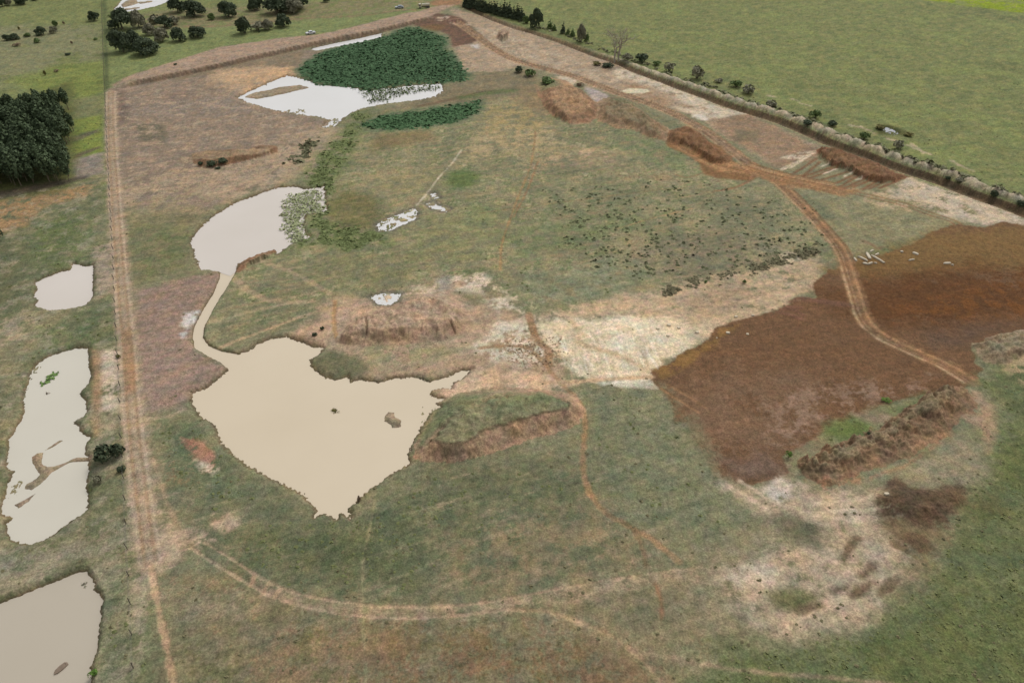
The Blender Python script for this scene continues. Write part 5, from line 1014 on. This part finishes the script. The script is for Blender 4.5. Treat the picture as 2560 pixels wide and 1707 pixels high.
c_, i_ = tube([(-1.2, 0, 1.55), (-1.1, 0, 1.55), (.9, 0, 1.55), (3.0, 0, 1.55)], .85, .85, 14); me = bpy.data.meshes.new('tank'); me.from_pydata([tuple(v_) for v_ in c_], [], [tuple(i_[k:k + 4]) for k in range(0, len(i_), 4)] + [tuple(range(14)), tuple(range(55, 41, -1))]); me.materials.append(PAINT['beige']); part('tank', me, tr_)
for xw in (-2.3, 1.3, 2.4):
    for yw in (-.85, .85): wheel(tr_, xw, yw, .5, .3)
# ------------------------------------------------------------------ broken slabs, rocks, debris
SLAB = plain_mat('pale_slab', (206,194,172), .9, 1.5); ROCK = plain_mat('pale_rock', (212,198,172), .9, 2.5)
def chunk(name, L, W_, Hh, mat, seed):
    g = np.random.default_rng(seed); bm_co = []; n = 9; top = []; 
    for lv, (zz, k) in enumerate(((-.12, 1.0), (Hh * .6, 1.02), (Hh, .82))):
        for s in range(n):
            a = 2 * math.pi * s / n; r = 1 / max(abs(math.cos(a)), abs(math.sin(a))) ** .75
            bm_co.append((math.cos(a) * r * L / 2 * k * (1 + .1 * math.sin(seed + s * 2.3)), math.sin(a) * r * W_ / 2 * k * (1 + .12 * math.cos(seed * 3 + s)), zz + g.uniform(-.03, .05)))
    fs = [(l * n + s, l * n + (s + 1) % n, (l + 1) * n + (s + 1) % n, (l + 1) * n + s) for l in range(2) for s in range(n)] + [tuple(range(2 * n, 3 * n))]
    me = bpy.data.meshes.new(name); me.from_pydata(bm_co, [], fs); me.materials.append(mat); return me
SG = [((470,310),(650,395),30,'pale slab at the upper left of the broken slabs beside the haul road'), ((635,235),(695,360),42,'upright pale slab at the top of the broken slabs'), ((720,290),(960,430),30,'longest pale slab, slanting right at the edge of the brown field'),
 ((780,288),(860,255),20,'short pale slab right of the upright one'), ((690,222),(760,195),20,'smallest pale slab above the others'), ((560,425),(650,450),34,'lowest pale slab of the pile'), ((655,455),(740,430),26,'second lowest pale slab of the pile'), ((765,425),(825,438),14,'thin pale splinter below the longest slab'), ((400,335),(450,395),26,'leftmost pale slab next to the wheel ruts'),
 ((1475,235),(1580,275),40,'pale block lying alone on the brown field, left'), ((1400,385),(1510,365),18,'flat pale piece below the lone block'), ((2040,440),(2170,430),30,'pale block lying alone on the brown field, right'), ((2180,460),(2230,475),16,'pale crumb beside the right block'), ((1250,215),(1305,230),30,'pale block on the upper margin of the brown field')]
for k, (a, b, wd, lb) in enumerate(SG):
    pa = on(2080 + a[0] / 7.35, 600 + a[1] / 7.35); pb = on(2080 + b[0] / 7.35, 600 + b[1] / 7.35); L = math.hypot(pb[0] - pa[0], pb[1] - pa[1]); cx, cy = (pa[0] + pb[0]) / 2, (pa[1] + pb[1]) / 2
    o = bpy.data.objects.new('pale_slab', chunk('pale_slab', max(L, .6), wd / 7.35 / ppm(cy) * 1.3, .35, SLAB, k + 3)); COL.objects.link(o); o.location = (cx, cy, height(cx, cy)); o.rotation_euler = (0, 0, math.atan2(pb[1] - pa[1], pb[0] - pa[0])); tag(o, lb, 'slab')
for k, (x, y, w_) in enumerate([(2055,1340,30),(1430,1515,30),(1700,1485,36),(1440,1420,40),(1530,1442,34),(1980,1490,36),(2160,1500,26),(2210,1328,28),(1338,1450,30),(1880,1535,16)]):
    X_, Y_, Z_ = on(*Tz(1280, 427, x, y)); wm = w_ * q / ppm(Y_)
    o = bpy.data.objects.new('pale_rock', chunk('pale_rock', wm, wm * .8, wm * .35, ROCK, 40 + k)); COL.objects.link(o); o.location = (X_, Y_, Z_); tag(o, 'pale rock lying on the sandy ground above the brown field', 'rock', 'pale rocks above the brown field')
x, y, z = on(*Tz(0, 1280, 585, 1475)); o = bpy.data.objects.new('driftwood', chunk('driftwood', 1.9, .8, .15, plain_mat('wet_wood', (128,112,96)), 77)); COL.objects.link(o); o.location = (x, y, -.72); o.rotation_euler = (0, 0, 1.0); tag(o, 'grey brown board floating in the corner pond', 'driftwood')
x, y, z = on(*Tz(1920, 854, 1085, 1400)); o = bpy.data.objects.new('white_stone', chunk('white_stone', .9, .6, .3, ROCK, 78)); COL.objects.link(o); o.location = (x, y, z); tag(o, 'single white stone above the dark brown soil heap', 'rock')
